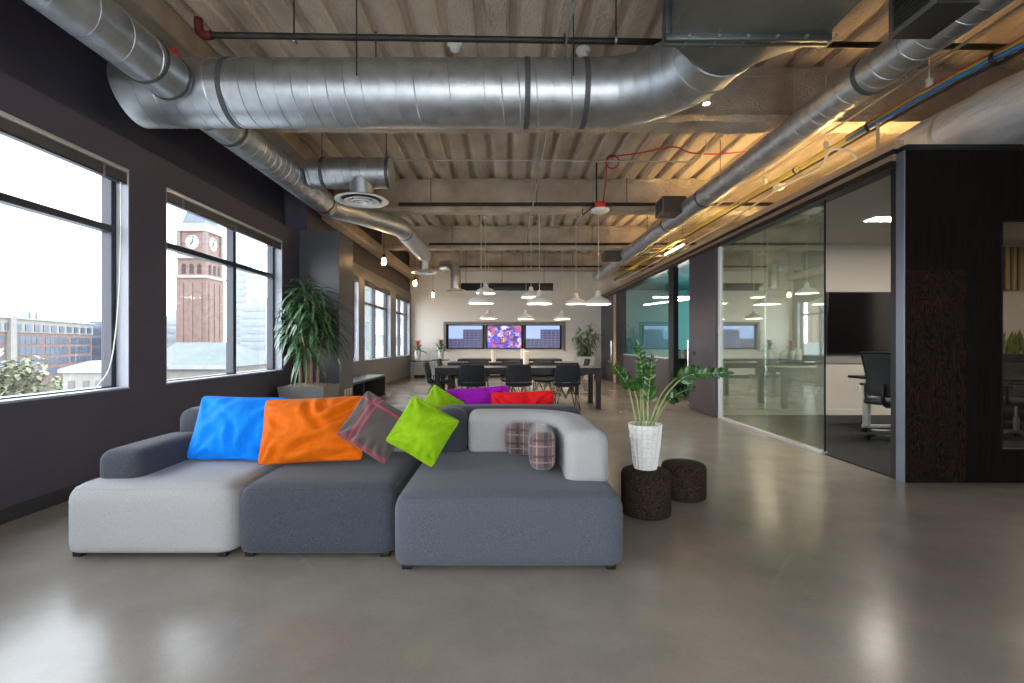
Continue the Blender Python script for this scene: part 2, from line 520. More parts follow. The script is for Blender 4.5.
def finish(name, bm, m, parent=None, smooth=True, loc=(0, 0, 0), rot=None, angle=40):
    bmesh.ops.recalc_face_normals(bm, faces=bm.faces)
    me = bpy.data.meshes.new(name)
    bm.to_mesh(me); bm.free()
    me.materials.append(m)
    if smooth:
        me.polygons.foreach_set('use_smooth', [True] * len(me.polygons))
        me.set_sharp_from_angle(angle=math.radians(angle))
    o = bpy.data.objects.new(name, me)
    COL.objects.link(o)
    if parent is not None:
        o.parent = parent
    o.location = loc
    if rot is not None:
        o.rotation_euler = rot
    return o


def tag(o, label, cat, group=None, kind=None):
    if kind:
        o['kind'] = kind
    o['label'] = label; o['category'] = cat
    if group:
        o['group'] = group
    return o


def thing(name, label, cat, loc=(0, 0, 0), rz=0.0, group=None):
    o = bpy.data.objects.new(name, None)
    o.empty_display_size = .1
    COL.objects.link(o)
    o.location = loc; o.rotation_euler = (0, 0, rz)
    return tag(o, label, cat, group)


def dup(root, loc, rz=0.0, label=None, group=None):
    def cp(o, par):
        c = o.copy(); COL.objects.link(c)
        if par is not None:
            c.parent = par
        for ch in list(o.children):
            cp(ch, c)
        return c
    r = cp(root, None)
    r.location = loc; r.rotation_euler = (0, 0, rz)
    if label:
        r['label'] = label
    if group:
        r['group'] = group
    return r


def struct(name, bm, m, parent=None, smooth=False, **k):
    o = finish(name, bm, m, parent, smooth, **k)
    if parent is None:
        o['kind'] = 'structure'
    return o


def boxes(name, m, lst, parent=None, bev=0.0):
    bm = B()
    for q in lst:
        bx(bm, *q, bev)
    return struct(name, bm, m, parent)


# ================================================================== THE SETTING
XL, XR, YF, YN = -3.36, 3.47, 17.3, -2.6
ZD, ZB = 4.33, 3.74           # deck, beam soffit
SILL, HEAD = .805, 2.76
WINS = [(-2.2, -1.62), (-1.14, 1.35), (1.83, 4.316), (4.79, 7.28), (8.66, 11.1), (11.56, 14.2), (14.9, 17.0)]

boxes('floor', MATS['floor'], [(-3.72, 9.2, YN - .2, YF + .2, -.2, 0)])

# steel roof deck with flutes running away from the camera, thickly sprayed
bm = B()
prof = []
x = -3.98
while x < 9.2:
    prof += [(x, ZD + .014), (x + .03, ZD), (x + .20, ZD), (x + .228, ZD + .014), (x + .245, ZD + .07), (x + .265, ZD + .08), (x + .30, ZD + .08), (x + .322, ZD + .066)]
    x += .345
ys = [YN - .2 + i * .5 for i in range(int((YF - YN + .4) / .5) + 2)]
g = [[bm.verts.new((px_ + .008 * noise.noise(V((px_ * 3, yy * 2, 1))), yy, pz_ + .012 * noise.noise(V((px_ * 2, yy * 1.5, 5))))) for px_, pz_ in prof] for yy in ys]
for a, c in zip(g, g[1:]):
    for k in range(len(prof) - 1):
        bm.faces.new((a[k], a[k + 1], c[k + 1], c[k]))
o = struct('ceiling', bm, SPRAYD, smooth=False)
boxes('trim_1', SPRAYD, [(-3.98, 9.2, YN - .2, YF + .2, ZD + .12, ZD + .3)])


def beam_profile(w, z0, z1):
    f = .075
    return [(-w, z0), (w, z0), (w, z0 + f), (w * .55, z0 + f + .05), (w * .42, z0 + f + .12), (w * .42, z1 - .16), (w * .7, z1 - .05), (w * 1.3, z1),
            (-w * 1.3, z1), (-w * .7, z1 - .05), (-w * .42, z1 - .16), (-w * .42, z0 + f + .12), (-w * .55, z0 + f + .05), (-w, z0 + f)]


def beam(y, x0=-3.3, x1=9.1, w=.15, z0=ZB, amp=.02):
    bm = B(); pr = beam_profile(w, z0, ZD + .01)
    n = int((x1 - x0) / .08); rings = []
    for i in range(n + 1):
        xx = x0 + (x1 - x0) * i / n
        rings.append([bm.verts.new((xx, y + a + amp * noise.noise(V((xx * 6, a * 9, b * 7 + y))), b + amp * noise.noise(V((xx * 5 + 9, a * 9, b * 7 + y))))) for a, b in pr])
    m_ = len(pr)
    for a, c in zip(rings, rings[1:]):
        for k in range(m_):
            bm.faces.new((a[k], a[(k + 1) % m_], c[(k + 1) % m_], c[k]))
    bm.faces.new(rings[0][::-1]); bm.faces.new(rings[-1])
    o = finish('ceiling_beam', bm, SPRAY); o['kind'] = 'structure'


for yy in (1.85, 5.67, 9.37, 13.0, 16.75):
    beam(yy)
for yy in (-1.9,):
    beam(yy)
# edge beam along the window wall beyond the pillar
bm = B(); bx(bm, -3.32, -3.08, 8.7, 17.25, 3.44, 3.68, .03)
struct('ceiling_beam', bm, mat('beam_primer', (.30, .23, .17), .7, col2=(.38, .30, .23), scale=4))
bm = B(); bx(bm, -3.32, -3.06, -4.9, 7.95, 4.05, 4.3, .03)
struct('ceiling_beam', bm, MATS['beam_primer'])


def holed_wall(y0, y1, wins, x0, x1, z0, z1):
    q = [(x0, x1, y0, y1, z0, SILL), (x0, x1, y0, y1, HEAD, z1)]
    e = [y0] + [v for w in wins for v in w] + [y1]
    for a, b in zip(e[::2], e[1::2]):
        q.append((x0, x1, a, b, SILL, HEAD))
    return q


boxes('wall_left', WALL, holed_wall(YN, 8.0, WINS[:4], -3.575, XL, 0, 3.02))
boxes('wall_left_far', WALLFAR, holed_wall(8.0, YF, WINS[4:], -3.575, XL, 0, 3.02))
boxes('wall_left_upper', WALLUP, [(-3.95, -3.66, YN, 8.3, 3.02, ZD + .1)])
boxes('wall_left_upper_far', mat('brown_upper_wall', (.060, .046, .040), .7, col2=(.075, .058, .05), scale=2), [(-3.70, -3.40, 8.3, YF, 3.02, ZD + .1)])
boxes('pillar', mat('pillar_paint', (.060, .060, .072), .4, col2=(.068, .068, .08), scale=2, spec=.6), [(XL - .01, -2.715, 7.9, 8.63, 0, 3.05)])
boxes('pillar', WALLUP, [(-3.7, -3.28, 8.0, 8.5, 3.05, ZD + .05)])
boxes('baseboard_left', mat('baseboard_vinyl', (.018, .018, .024), .35), [(XL, XL + .015, YN, 7.9, 0, .10), (XL, XL + .015, 8.63, YF, 0, .10)])

# far wall with the television niche
NX0, NX1, NZ0, NZ1 = -2.185, 2.15, .956, 1.977
boxes('wall_far', WHITEW, [(-3.7, NX0, YF, YF + .3, 0, ZD + .1), (NX1, 9.2, YF, YF + .3, 0, ZD + .1), (NX0, NX1, YF, YF + .3, 0, NZ0), (NX0, NX1, YF, YF + .3, NZ1, ZD + .1),
                           (NX0, NX1, YF + .22, YF + .3, NZ0, NZ1)])
boxes('trim_2', mat('niche_lining_shaded', (.20, .19, .175), .5), [(NX0 - .02, NX0 + .07, YF - .02, YF + .22, NZ0 - .02, NZ1 + .02), (NX1 - .035, NX1 + .02, YF - .02, YF + .22, NZ0 - .02, NZ1 + .02), (NX0 + .07, NX1 - .035, YF - .02, YF + .22, NZ1 - .06, NZ1 + .02)])  # sides and top of the niche: their shade is put into the colour
boxes('trim_3', WHITEW, [(NX0 + .07, NX1 - .035, YF - .03, YF + .22, NZ0 - .03, NZ0 + .03)])
boxes('baseboard_far', BLACK, [(-3.3, 3.3, YF - .012, YF, 0, .09)])

# rear (behind the camera): unseen wall, its glazing added to light the room
RW = [(-3.3, -1.1), (-1.0, 1.2), (1.3, 3.5)]
q = [(-3.7, 9.2, YN - .3, YN, 0, .1), (-3.7, 9.2, YN - .3, YN, 2.8, ZD + .1)]
e = [-3.7] + [v for w in RW for v in w] + [9.2]
for a, b in zip(e[::2], e[1::2]):
    q.append((a, b, YN - .3, YN, .1, 2.8))
boxes('wall_rear', WALL, q)
boxes('wall_right_near', WHITEW, [(9.0, 9.2, YN, YF, 0, ZD + .1)])


# ------------------------------------------------------------------ windows
def window(n, y0, y1, mull=True):
    fx0, fx1 = -3.565, -3.47
    bm = B()
    w = .055
    bx(bm, fx0, fx1, y0, y0 + w, SILL, HEAD, .006); bx(bm, fx0, fx1, y1 - w, y1, SILL, HEAD, .006)
    bx(bm, fx0, fx1, y0 + w, y1 - w, SILL, SILL + .022, .004); bx(bm, fx0, fx1, y0 + w, y1 - w, HEAD - w, HEAD, .006)
    fr = struct('window_%d' % n, bm, FRAME)
    bm = B(); bx(bm, fx0 + .01, fx1 + .01, y0 + w, y1 - w, 2.185, 2.245, .006)
    struct('transom', bm, FRAME, fr)
    bm = B()
    if mull:
        ym = (y0 + y1) / 2 + (.15 if n == 4 else 0)
        bx(bm, fx0 + .01, fx1 + .012, ym - .035, ym + .035, SILL + .022, HEAD - w, .006)
        struct('mullion', bm, FRAME, fr)
    else:
        bm.free()
    bm = B(); bx(bm, -3.532, -3.526, y0 + w, y1 - w, SILL + .022, HEAD - w)
    struct('pane', bm, WINGLASS, fr)
    bm = B()
    bx(bm, -3.468, XL + .001, y1 - .008, y1 + .002, SILL, HEAD); bx(bm, -3.468, XL + .001, y0 - .002, y0 + .008, SILL, HEAD)
    struct('jamb_lining', bm, REVEAL, fr)
    bm = B(); bx(bm, -3.46, XL + .012, y0, y1, SILL - .006, SILL + .012, .003)
    struct('sill', bm, REVEAL, fr)


for i, (a, b) in enumerate(WINS):
    window(i + 1, a, b)
for i, (a, b) in enumerate(RW):  # unseen rear windows, added for daylight from behind
    bm = B()
    for q in ((a, a + .06, .1, 2.8), (b - .06, b, .1, 2.8), (a + .06, b - .06, .1, .16), (a + .06, b - .06, 2.74, 2.8), (a + .06, b - .06, 2.2, 2.26)):
        bx(bm, q[0], q[1], YN - .2, YN - .08, q[2], q[3])
    fr = struct('window_%d' % (i + 8), bm, FRAME)
    bm = B(); bx(bm, a + .06, b - .06, YN - .15, YN - .144, .16, 2.74)
    struct('pane', bm, WINGLASS, fr)

BLAB = ['raised slatted blind over the nearest window, with a long cord', 'raised slatted blind over the window that frames the clock tower', 'raised slatted blind over the narrow slice of window just past the pillar',
        'raised slatted blind over the window beyond the low bench', 'raised slatted blind over the last window by the white end wall']
for i, (a, b) in enumerate(WINS[2:]):
    t = thing('window_blind', BLAB[i], 'blind', (XL - .035, (a + b) / 2, HEAD - .14), 0, 'raised window blinds')
    hw = (b - a) / 2 - .015
    bm = B(); bx(bm, -.03, .045, -hw, hw, .10, .135, .004); finish('head_rail', bm, ALU if i < 2 else FRAME, t)
    bm = B()
    for k in range(9):
        bx(bm, -.028, .028, -hw, hw, .018 + k * .009, .024 + k * .009, .001)
    finish('slat_stack', bm, BLIND, t)
    bm = B(); bx(bm, -.03, .03, -hw, hw, 0, .016, .004); finish('bottom_rail', bm, FRAME, t)
    for s in (-.8, 0, .8):
        bm = B(); bx(bm, .03, .034, s * hw - .012, s * hw + .012, -.004, .10); finish('tape', bm, mat('blind_tape', (.22, .18, .16), .7), t)
    if i in (0, 2):
        bm = B()
        p = [(.02, hw - .06, .02), (.03, hw - .07, -.5), (.03, hw - .10, -1.1), (.02, hw - .17, -1.6), (0.0, hw - .30, -1.79)]
        tube(bm, smooth_path(p), .005, 6); finish('cord', bm, PVCW, t)

# ------------------------------------------------------------------ right-hand partition
PT = 2.92; GT = 2.76
bm = B()
bx(bm, 3.42, 3.60, 4.255, YF - .01, 2.875, PT)
hd = struct('trim_4', bm, BLACK)
bm = B(); bx(bm, 3.425, 3.58, 4.26, YF - .01, 2.815, 2.875); struct('timber_strip', bm, mat('dim_timber', (.27,.18,.115), .6, col2=(.21,.135,.085), scale=6, stretch=(4, .3, 4)), hd)
bm = B(); bx(bm, 3.40, 3.56, 4.26, YF - .01, GT, 2.815); struct('track', bm, BLACK, hd)
boxes('trim_5', WOODT, [(3.43, 3.52, 4.26, YF - .01, PT, 3.0)])
# roof of the little rooms
boxes('ceiling_meeting', MEETW, [(3.60, 9.0, 4.25, 8.15, 2.87, 2.90)])
boxes('ceiling_teal', mat('teal_ceiling', (.05, .22, .25), .7), [(3.60, 9.0, 8.15, YF - .01, 2.87, 2.90)])
boxes('floor_meeting', CARPET, [(3.47, 9.0, 4.22, 8.10, 0.0, .012)])
boxes('wall_meeting_back', MEETW, [(3.56, 9.0, 8.10, 8.2, 0, 2.87)])
boxes('baseboard_meeting', MEETW, [(3.56, 9.0, 8.08, 8.10, .012, .11)])
boxes('trim_6', mat('wall_band', (.20, .19, .185), .6), [(4.6, 8.9, 8.075, 8.10, .88, 1.03)])
# veneered end face with its interior window
FX0, FX1, FZ0, FZ1 = 4.285, 5.6, .285, 2.265
bm = B()
bx(bm, 3.462, 3.98, 4.17, 4.25, 0, 1.84)
wf = struct('wall_right_front', bm, VENEER)
bm = B()
for q in ((3.462, 3.98, 1.84, 2.875), (3.98, FX0, 0, 2.875), (FX0, FX1, 0, FZ0), (FX0, FX1, FZ1, 2.875), (FX1, 9.0, 0, 2.875)):
    bx(bm, q[0], q[1], 4.172, 4.25, q[2], q[3])
struct('plain_panel', bm, VENEERD, wf)
bm = B(); bx(bm, 3.462, 9.0, 4.165, 4.25, 2.875, PT + .003); struct('top_cap', bm, BLACK, wf)
bm = B(); bx(bm, 3.448, 3.461, 4.172, 4.262, 0, 2.875, .003); struct('steel_channel', bm, mat('channel_steel', (.20, .22, .27), .4, .8), wf)
bm = B()
for q in ((FX0, FX1, FZ0, FZ0 + .012), (FX0, FX1, FZ1 - .012, FZ1), (FX0, FX0 + .012, FZ0 + .012, FZ1 - .012), (FX1 - .012, FX1, FZ0 + .012, FZ1 - .012)):
    bx(bm, q[0], q[1], 4.166, 4.20, q[2], q[3])
fr = struct('window_11', bm, BLACK)
bm = B(); bx(bm, FX0 + .012, FX1 - .012, 4.20, 4.208, FZ0 + .012, FZ1 - .012); struct('pane', bm, glass_mat('smoked_glass', (.62, .60, .57), .5), fr)

# glass wall of the meeting room
bm = B()
bx(bm, 3.44, 3.49, 7.73, 7.81, 0, GT, .004)
gw = struct('window_12', bm, mat('white_jamb', (.62, .62, .62), .4))
bm = B(); bx(bm, 3.435, 3.50, 5.24, 7.73, 0, .035, .004); struct('bottom_rail', bm, ALU, gw)
bm = B(); bx(bm, 3.462, 3.474, 5.24, 6.44, .035, GT); struct('pane', bm, PARTGLASS, gw)
bm = B(); bx(bm, 3.462, 3.474, 6.445, 7.73, .035, GT); struct('pane', bm, PARTGLASS, gw)
bm = B(); bx(bm, 3.460, 3.476, 5.232, 5.24, .035, GT); struct('edge_strip', bm, BLACK, gw)
bm = B(); bx(bm, 3.452, 3.52, 4.264, 4.325, 0, GT, .003); struct('jamb', bm, BLACK, gw)

# sliding plum door and the glazed room beyond it
bm = B(); bx(bm, 3.405, 3.455, 7.82, 8.93, .01, GT, .003)
dr = struct('door_1', bm, DOOR)
bm = B()
tube(bm, [(3.36, 8.87, .42), (3.36, 8.87, 1.27)], .013, 10)
tube(bm, [(3.36, 8.87, .5), (3.41, 8.87, .5)], .008, 8); tube(bm, [(3.36, 8.87, 1.19), (3.41, 8.87, 1.19)], .008, 8)
struct('handle', bm, CHROME, dr, smooth=True)
bm = B(); bx(bm, 3.39, 3.405, 8.66, 8.73, 1.0, 1.07, .004); struct('lock', bm, BLACK, dr)
bm = B()
bx(bm, 3.44, 3.54, 9.86, 10.17, 0, GT); bx(bm, 3.44, 3.54, 14.1, 14.95, 0, GT)
pw = struct('wall_right', bm, BLACK)
bm = B(); bx(bm, 3.45, 3.53, 10.17, 14.1, 0, .885); struct('lower_panel', bm, DOOR, pw)
bm = B(); bx(bm, 3.455, 3.525, 10.17, 14.1, .885, .91); struct('ledge', bm, ALU, pw)
bm = B(); bx(bm, 3.42, 3.54, 14.95, 15.25, 0, GT); struct('timber_post', bm, WOODT, pw)
bm = B(); bx(bm, 3.485, 3.495, 10.17, 14.1, .91, GT); pn = struct('window_13', bm, glass_mat('clear_glass', (.86, .93, .92), 1.0))
bm = B(); bx(bm, 3.42, 3.50, 15.27, 16.2, .01, GT, .003)
d2 = struct('door_2', bm, DOOR)
bm = B(); tube(bm, [(3.385, 15.4, .5), (3.385, 15.4, 1.3)], .013, 10); tube(bm, [(3.385, 15.4, .55), (3.42, 15.4, .55)], .008, 8); tube(bm, [(3.385, 15.4, 1.25), (3.42, 15.4, 1.25)], .008, 8)
struct('handle', bm, CHROME, d2, smooth=True)
bm = B(); bx(bm, 3.44, 3.52, 16.22, YF - .01, .01, GT, .003); struct('door_3', bm, DOOR)
# teal room shell
boxes('wall_teal_end', TEAL, [(3.55, 9.0, 14.96, 15.05, 0, 2.87)])
boxes('wall_teal_side', TEAL, [(7.0, 7.1, 8.2, 14.96, 0, 2.87)])
boxes('wall_teal_near', TEAL, [(3.56, 7.0, 8.2, 8.24, 0, 2.87)])

# ================================================================== SOFA
def sofa_module(label, x0, x1, y0, y1, seatm, zt=.405):
    t = thing('sofa_module', label, 'sofa', ((x0 + x1) / 2, (y0 + y1) / 2, 0), 0, 'modular sofa units')
    bm = B(); rbox(bm, (0, 0, (-.02 + zt) / 2), (x1 - x0, y1 - y0, zt + .02), .093, 16, (.004, .008, .012))
    for v in bm.verts:
        v.co.z = max(v.co.z, .028)
    finish('seat', bm, seatm, t, angle=80)
    bm = B(); r_ = .093; hx, hy = (x1 - x0) / 2, (y1 - y0) / 2; o_ = r_ * .707; zp = zt - r_ + o_ + .0005; pp = []
    for cx_, cy_, a0 in ((hx - r_, hy - r_, 0), (-hx + r_, hy - r_, PI / 2), (-hx + r_, -hy + r_, PI), (hx - r_, -hy + r_, 1.5 * PI)):
        pp += [V((cx_ + o_ * math.cos(a0 + PI / 2 * k / 8), cy_ + o_ * math.sin(a0 + PI / 2 * k / 8), zp)) for k in range(9)]
    pp.append(pp[0].copy()); tube(bm, pp, .0035, 6); finish('piping', bm, seatm, t)
    for sx in (-1, 1):
        for sy in (-1, 1):
            bm = B(); box(bm, (sx * ((x1 - x0) / 2 - .075), sy * ((y1 - y0) / 2 - .04), .017), (.05, .035, .034), .003); finish('foot', bm, BLACK, t)
    return t


def world_part(t, name, bm, m, **k):
    """geometry given in room coordinates, hung under thing t"""
    bmesh.ops.translate(bm, vec=-V(t.location), verts=bm.verts)
    return finish(name, bm, m, t, **k)


def back(t, x0, x1, y0, y1, m, z0=.36, z1=.722, r=.085):
    bm = B(); rbox(bm, ((x0 + x1) / 2, (y0 + y1) / 2, (z0 + z1) / 2), (x1 - x0, y1 - y0, z1 - z0), r, 12, (.004, .012, .008))
    world_part(t, 'backrest', bm, m, angle=80)


mA = sofa_module('light grey sofa seat at the window end, with a low charcoal armrest', -2.49, -1.523, 2.70, 3.80, FLIGHT)
back(mA, -2.42, -1.51, 3.54, 3.79, FCHAR)
bm = B(); rbox(bm, (-2.285, 3.18, .465), (.265, .68, .21), .07, 12, (.006, .006, .008)); world_part(mA, 'armrest', bm, FCHAR, angle=80)
mB = sofa_module('charcoal sofa seat in the middle, holding the orange cushion', -1.517, -.604, 2.70, 3.80, FCHAR)
back(mB, -1.48, -.575, 3.54, 3.79, FLIGHT, z1=.69)
mC = sofa_module('wide mid-grey sofa seat with a curved pale corner back', -.598, .640, 2.545, 3.80, FGREY)
back(mC, -.53, -.285, 3.55, 3.79, FCHAR, z1=.712)


def sweep_soft(bm, path, w, h, z0, rad=.085, seg=8):
    """rounded-rectangle section swept along a flat path with soft rounded ends"""
    prof = []
    for cx_, cz_, a0 in ((w / 2 - rad, h - rad, 0), (-w / 2 + rad, h - rad, PI / 2), (-w / 2 + rad * .5, rad * .5, PI), (w / 2 - rad * .5, rad * .5, 1.5 * PI)):
        rr = rad if cz_ > h / 2 else rad * .5
        for k in range(seg + 1):
            a = a0 + PI / 2 * k / seg
            prof.append((cx_ + rr * math.cos(a), cz_ + rr * math.sin(a)))
    pts = [V(p) for p in path]
    d = [0]
    for a, b in zip(pts, pts[1:]):
        d.append(d[-1] + (b - a).length)
    T = d[-1]; R_ = .07
    rings = []
    st = []
    for k in range(7):
        st.append(R_ * (1 - math.cos(PI / 2 * k / 6)))
    inner = [x for x in d if R_ < x < T - R_]
    st = st + inner + [T - x for x in reversed(st)]
    for s in st:
        e = min(s, T - s)
        sh = R_ - math.sqrt(max(0, R_ * R_ - max(0, R_ - e) ** 2)) if e < R_ else 0
        i = 0
        while i < len(d) - 2 and d[i + 1] < s:
            i += 1
        tt = (s - d[i]) / (d[i + 1] - d[i]); p = pts[i].lerp(pts[i + 1], tt)
        tg = (pts[min(i + 2, len(pts) - 1)] - pts[max(i - 1, 0)]).normalized()
        nrm = V((-tg.y, tg.x, 0))
        ring = []
        for a, b in prof:
            fa = a * (1 - sh / (w / 2)); fb = h / 2 + (b - h / 2) * (1 - sh / (h / 2))
            ring.append(bm.verts.new(V((p.x, p.y, z0)) + nrm * fa + V((0, 0, fb))))
        rings.append(ring)
    m_ = len(prof)
    for a, c in zip(rings, rings[1:]):
        for k in range(m_):
            bm.faces.new((a[k], a[(k + 1) % m_], c[(k + 1) % m_], c[k]))
    bm.faces.new(rings[0][::-1]); bm.faces.new(rings[-1])


pth = [V((-.275 + .02 * i, 3.665, 0)) for i in range(18)]
cx0, cy0, rc = .11, 3.295, .37
pth += [V((cx0 + rc * math.sin(a), cy0 + rc * math.cos(a), 0)) for a in [PI / 2 * k / 18 for k in range(1, 18)]]
pth += [V((.48, 3.295 - .03 * i, 0)) for i in range(18)]
bm = B(); sweep_soft(bm, pth, .255, .328, .375); world_part(mC, 'corner_backrest', bm, FLIGHT, angle=80)['label'] = 'pale grey curved corner backrest'

mD = sofa_module('charcoal sofa unit behind, facing the long tables, holding purple and red cushions', -.56, .622, 3.815, 4.95, FCHAR)
back(mD, -.555, .618, 3.825, 4.07, FCHAR, z1=.698)
mE = sofa_module('pale grey sofa unit behind, back to back with the charcoal middle seat', -1.75, -.575, 3.815, 4.95, FLIGHT)
back(mE, -1.745, -.58, 3.825, 4.07, FLIGHT, z1=.692)


def cushion(label, loc, w, h, t, m, lean=0.0, roll=0.0, yaw=0.0, seed=0, wr=.014, pinch=.05, creases=()):
    bm = B(); pillow(bm, w, h, t, seed, wr=wr, pinch=pinch, creases=creases)
    o = finish('cushion', bm, m, None, angle=75)
    o.location = loc
    o.matrix_world = Matrix.Translation(loc) @ Matrix.Rotation(yaw, 4, 'Z') @ Matrix.Rotation(-lean, 4, 'X') @ Matrix.Rotation(roll, 4, 'Y')
    return tag(o, label, 'cushion', 'scatter cushions on the sofa')


def dg(a):
    return math.radians(a)


cushion('bright blue rectangular cushion on the pale seat by the window', (-1.815, 3.30, .628), .635, .45, .21, VELB, dg(22), dg(1.5), 0, 1, creases=((.02, -.20, .0, .0, .016, .028), (.07, -.21, .17, .02, .018, .026), (-.28, -.14, -.12, -.02, .02, .018), (.26, .2, .08, .1, .022, .016), (-.05, .2, -.2, .06, .02, .014), (-.02, -.21, -.10, -.06, .016, .018)))
cushion('large orange velvet cushion leaning on the middle seat', (-1.272, 3.20, .634), .685, .445, .23, VELO, dg(21), dg(-2.5), dg(2), 5, creases=((-.02, .20, .0, .10, .016, .022), (.0, .10, .08, -.02, .018, .034), (.02, -.02, .31, .15, .018, .036), (-.12, -.15, .20, -.02, .018, .036), (.05, -.12, .32, -.08, .018, .03), (.1, -.18, .32, -.16, .016, .022), (-.32, .12, -.14, .0, .02, .02), (.10, .2, .07, .06, .016, .026), (-.3, -.05, -.16, -.08, .018, .018)))
cushion('brown plaid square cushion between the orange and lime ones', (-.830, 3.10, .670), .385, .35, .15, PLAID1, dg(20), dg(31), dg(2), 9, wr=.009, creases=((-.1, -.17, -.08, -.10, .012, .018), (0, -.17, .01, -.1, .012, .018), (.08, -.17, .07, -.09, .012, .016)))
cushion('lime green square cushion at the front, tipped on its corner', (-.522, 3.06, .652), .36, .347, .16, VELG, dg(22), dg(29.5), dg(2), 13, wr=.010, creases=((.04, -.16, .02, -.04, .016, .02), (.13, .12, .02, .04, .02, .014), (-.12, -.1, -.02, -.06, .02, .012), (.1, -.16, .07, -.06, .014, .016)))
cushion('lime green cushion behind the sofa back, only its peak showing', (-.565, 4.19, .635), .32, .34, .15, VELG, dg(-10), dg(33), 0, 17)
cushion('purple long cushion peeking over the sofa back', (-.235, 4.28, .612), .58, .43, .20, VELP, dg(-8), dg(-4), 0, 21, creases=((.1, .2, .12, .1, .02, .014), (-.2, .2, -.12, .1, .02, .014)))
cushion('red cushion peeking over the sofa back, right of the purple one', (.155, 4.185, .595), .55, .41, .20, VELR, dg(-8), dg(-2), 0, 25, creases=((.05, .2, .02, .12, .02, .012), (-.15, .2, -.2, .1, .02, .014), (.2, .2, .16, .1, .02, .012)))
# small plaid bolster bent round the inside corner
bm = B(); rbox(bm, (0, 0, 0), (.76, .15, .225), .055, 26, (.01, .012, .008))
for v in bm.verts:
    q = v.co; q.y += .008 * noise.noise(V((q.x * 9, q.z * 7, 3))) + .006 * math.sin(q.x * 26) * abs(q.z) * 8 * .5
    s = v.co.x; r_ = .15; s0 = -.28
    y = v.co.y
    if s > s0:
        a = min((s - s0) / r_, PI / 2); rest = (s - s0) - a * r_
        nx = s0 + (r_ + y) * math.sin(a) + rest * math.cos(a)
        ny = -r_ + (r_ + y) * math.cos(a) - rest * math.sin(a)
        v.co.x, v.co.y = nx, ny
o = finish('cushion', bm, PLAID2, None, angle=75)
o.location = (.39, 3.44, .525); o.rotation_euler = (dg(-3), 0, dg(-4))
tag(o, 'small mauve plaid cushion bent into the pale corner back', 'cushion', 'scatter cushions on the sofa')

# ================================================================== STOOLS + ZZ PLANT
def stool(label, x, y, r, h):
    t = thing('cork_stool', label, 'stool', (x, y, 0), 0, 'round cork stools')
    bm = B()
    lathe(bm, [(0, .0), (r - .02, 0), (r - .004, .008), (r, .03), (r, h - .035), (r - .008, h - .012), (r - .03, h), (0, h)], 48)
    finish('body', bm, CORK, t, angle=50)
    return t


stool('taller dark cork stool carrying the white pot', 1.0, 3.43, .172, .312)
stool('lower dark cork stool behind and right of the potted one', 1.405, 3.80, .168, .268)

pt = thing('potted_plant', 'glossy green plant in a white faceted pot on a cork stool', 'plant', (1.0, 3.44, .313))
bm = B()
NS, NR = 20, 10
prof = [(.078 + .040 * (k / NR) ** .8, .004 + .316 * k / NR) for k in range(NR + 1)]
rings = []
for k, (r, z) in enumerate(prof):
    ring = []
    for j in range(NS):
        a = 2 * PI * (j + .5 + RND.uniform(-.10, .10)) / NS
        rr = r + (.0035 * RND.uniform(-1, 1) if 0 < k < NR else 0)
        zz = z + (.004 * RND.uniform(-1, 1) if 0 < k < NR else 0)
        ring.append(bm.verts.new((rr * math.cos(a), rr * math.sin(a), zz)))
    rings.append(ring)
for k, (a, c) in enumerate(zip(rings, rings[1:])):
    for j in range(NS):
        j2 = (j + 1) % NS
        q4 = (a[j], a[j2], c[j2], c[j])
        # every facet is a shallow dished tile
        m_ = sum((v.co for v in q4), V()) / 4; out = V((m_.x, m_.y, 0)).normalized()
        inn = [bm.verts.new(v.co.lerp(m_, .22) - out * .007) for v in q4]
        for e in range(4):
            bm.faces.new((q4[e], q4[(e + 1) % 4], inn[(e + 1) % 4], inn[e]))
        bm.faces.new(inn)
bm.faces.new(rings[0][::-1])
inr = [bm.verts.new((.106 * math.cos(2 * PI * (j + .5) / NS), .106 * math.sin(2 * PI * (j + .5) / NS), .318)) for j in range(NS)]
ind = [bm.verts.new((.103 * math.cos(2 * PI * (j + .5) / NS), .103 * math.sin(2 * PI * (j + .5) / NS), .28)) for j in range(NS)]
for j in range(NS):
    j2 = (j + 1) % NS
    bm.faces.new((rings[-1][j], rings[-1][j2], inr[j2], inr[j])); bm.faces.new((inr[j], inr[j2], ind[j2], ind[j]))
finish('pot', bm, POTW, pt, smooth=False)
bm = B(); lathe(bm, [(0, .288), (.06, .290), (.103, .284)], 24); finish('soil', bm, SOIL, pt)


def leaflet(bm, p, d, nrm, L_, w):
    d = d.normalized(); s = d.cross(nrm).normalized(); up = s.cross(d).normalized()
    n = 5; rows = []
    for i in range(n + 1):
        t = i / n
        ww = w * .5 * (math.sin(PI * t ** .8) ** .75 if 0 < t < 1 else .03)
        c = p + d * (L_ * t) - up * (L_ * .18 * t * t)
        rows.append((bm.verts.new(c - s * ww + up * ww * .25), bm.verts.new(c), bm.verts.new(c + s * ww + up * ww * .25)))
    for a, c in zip(rows, rows[1:]):
        bm.faces.new((a[0], a[1], c[1], c[0])); bm.faces.new((a[1], a[2], c[2], c[1]))


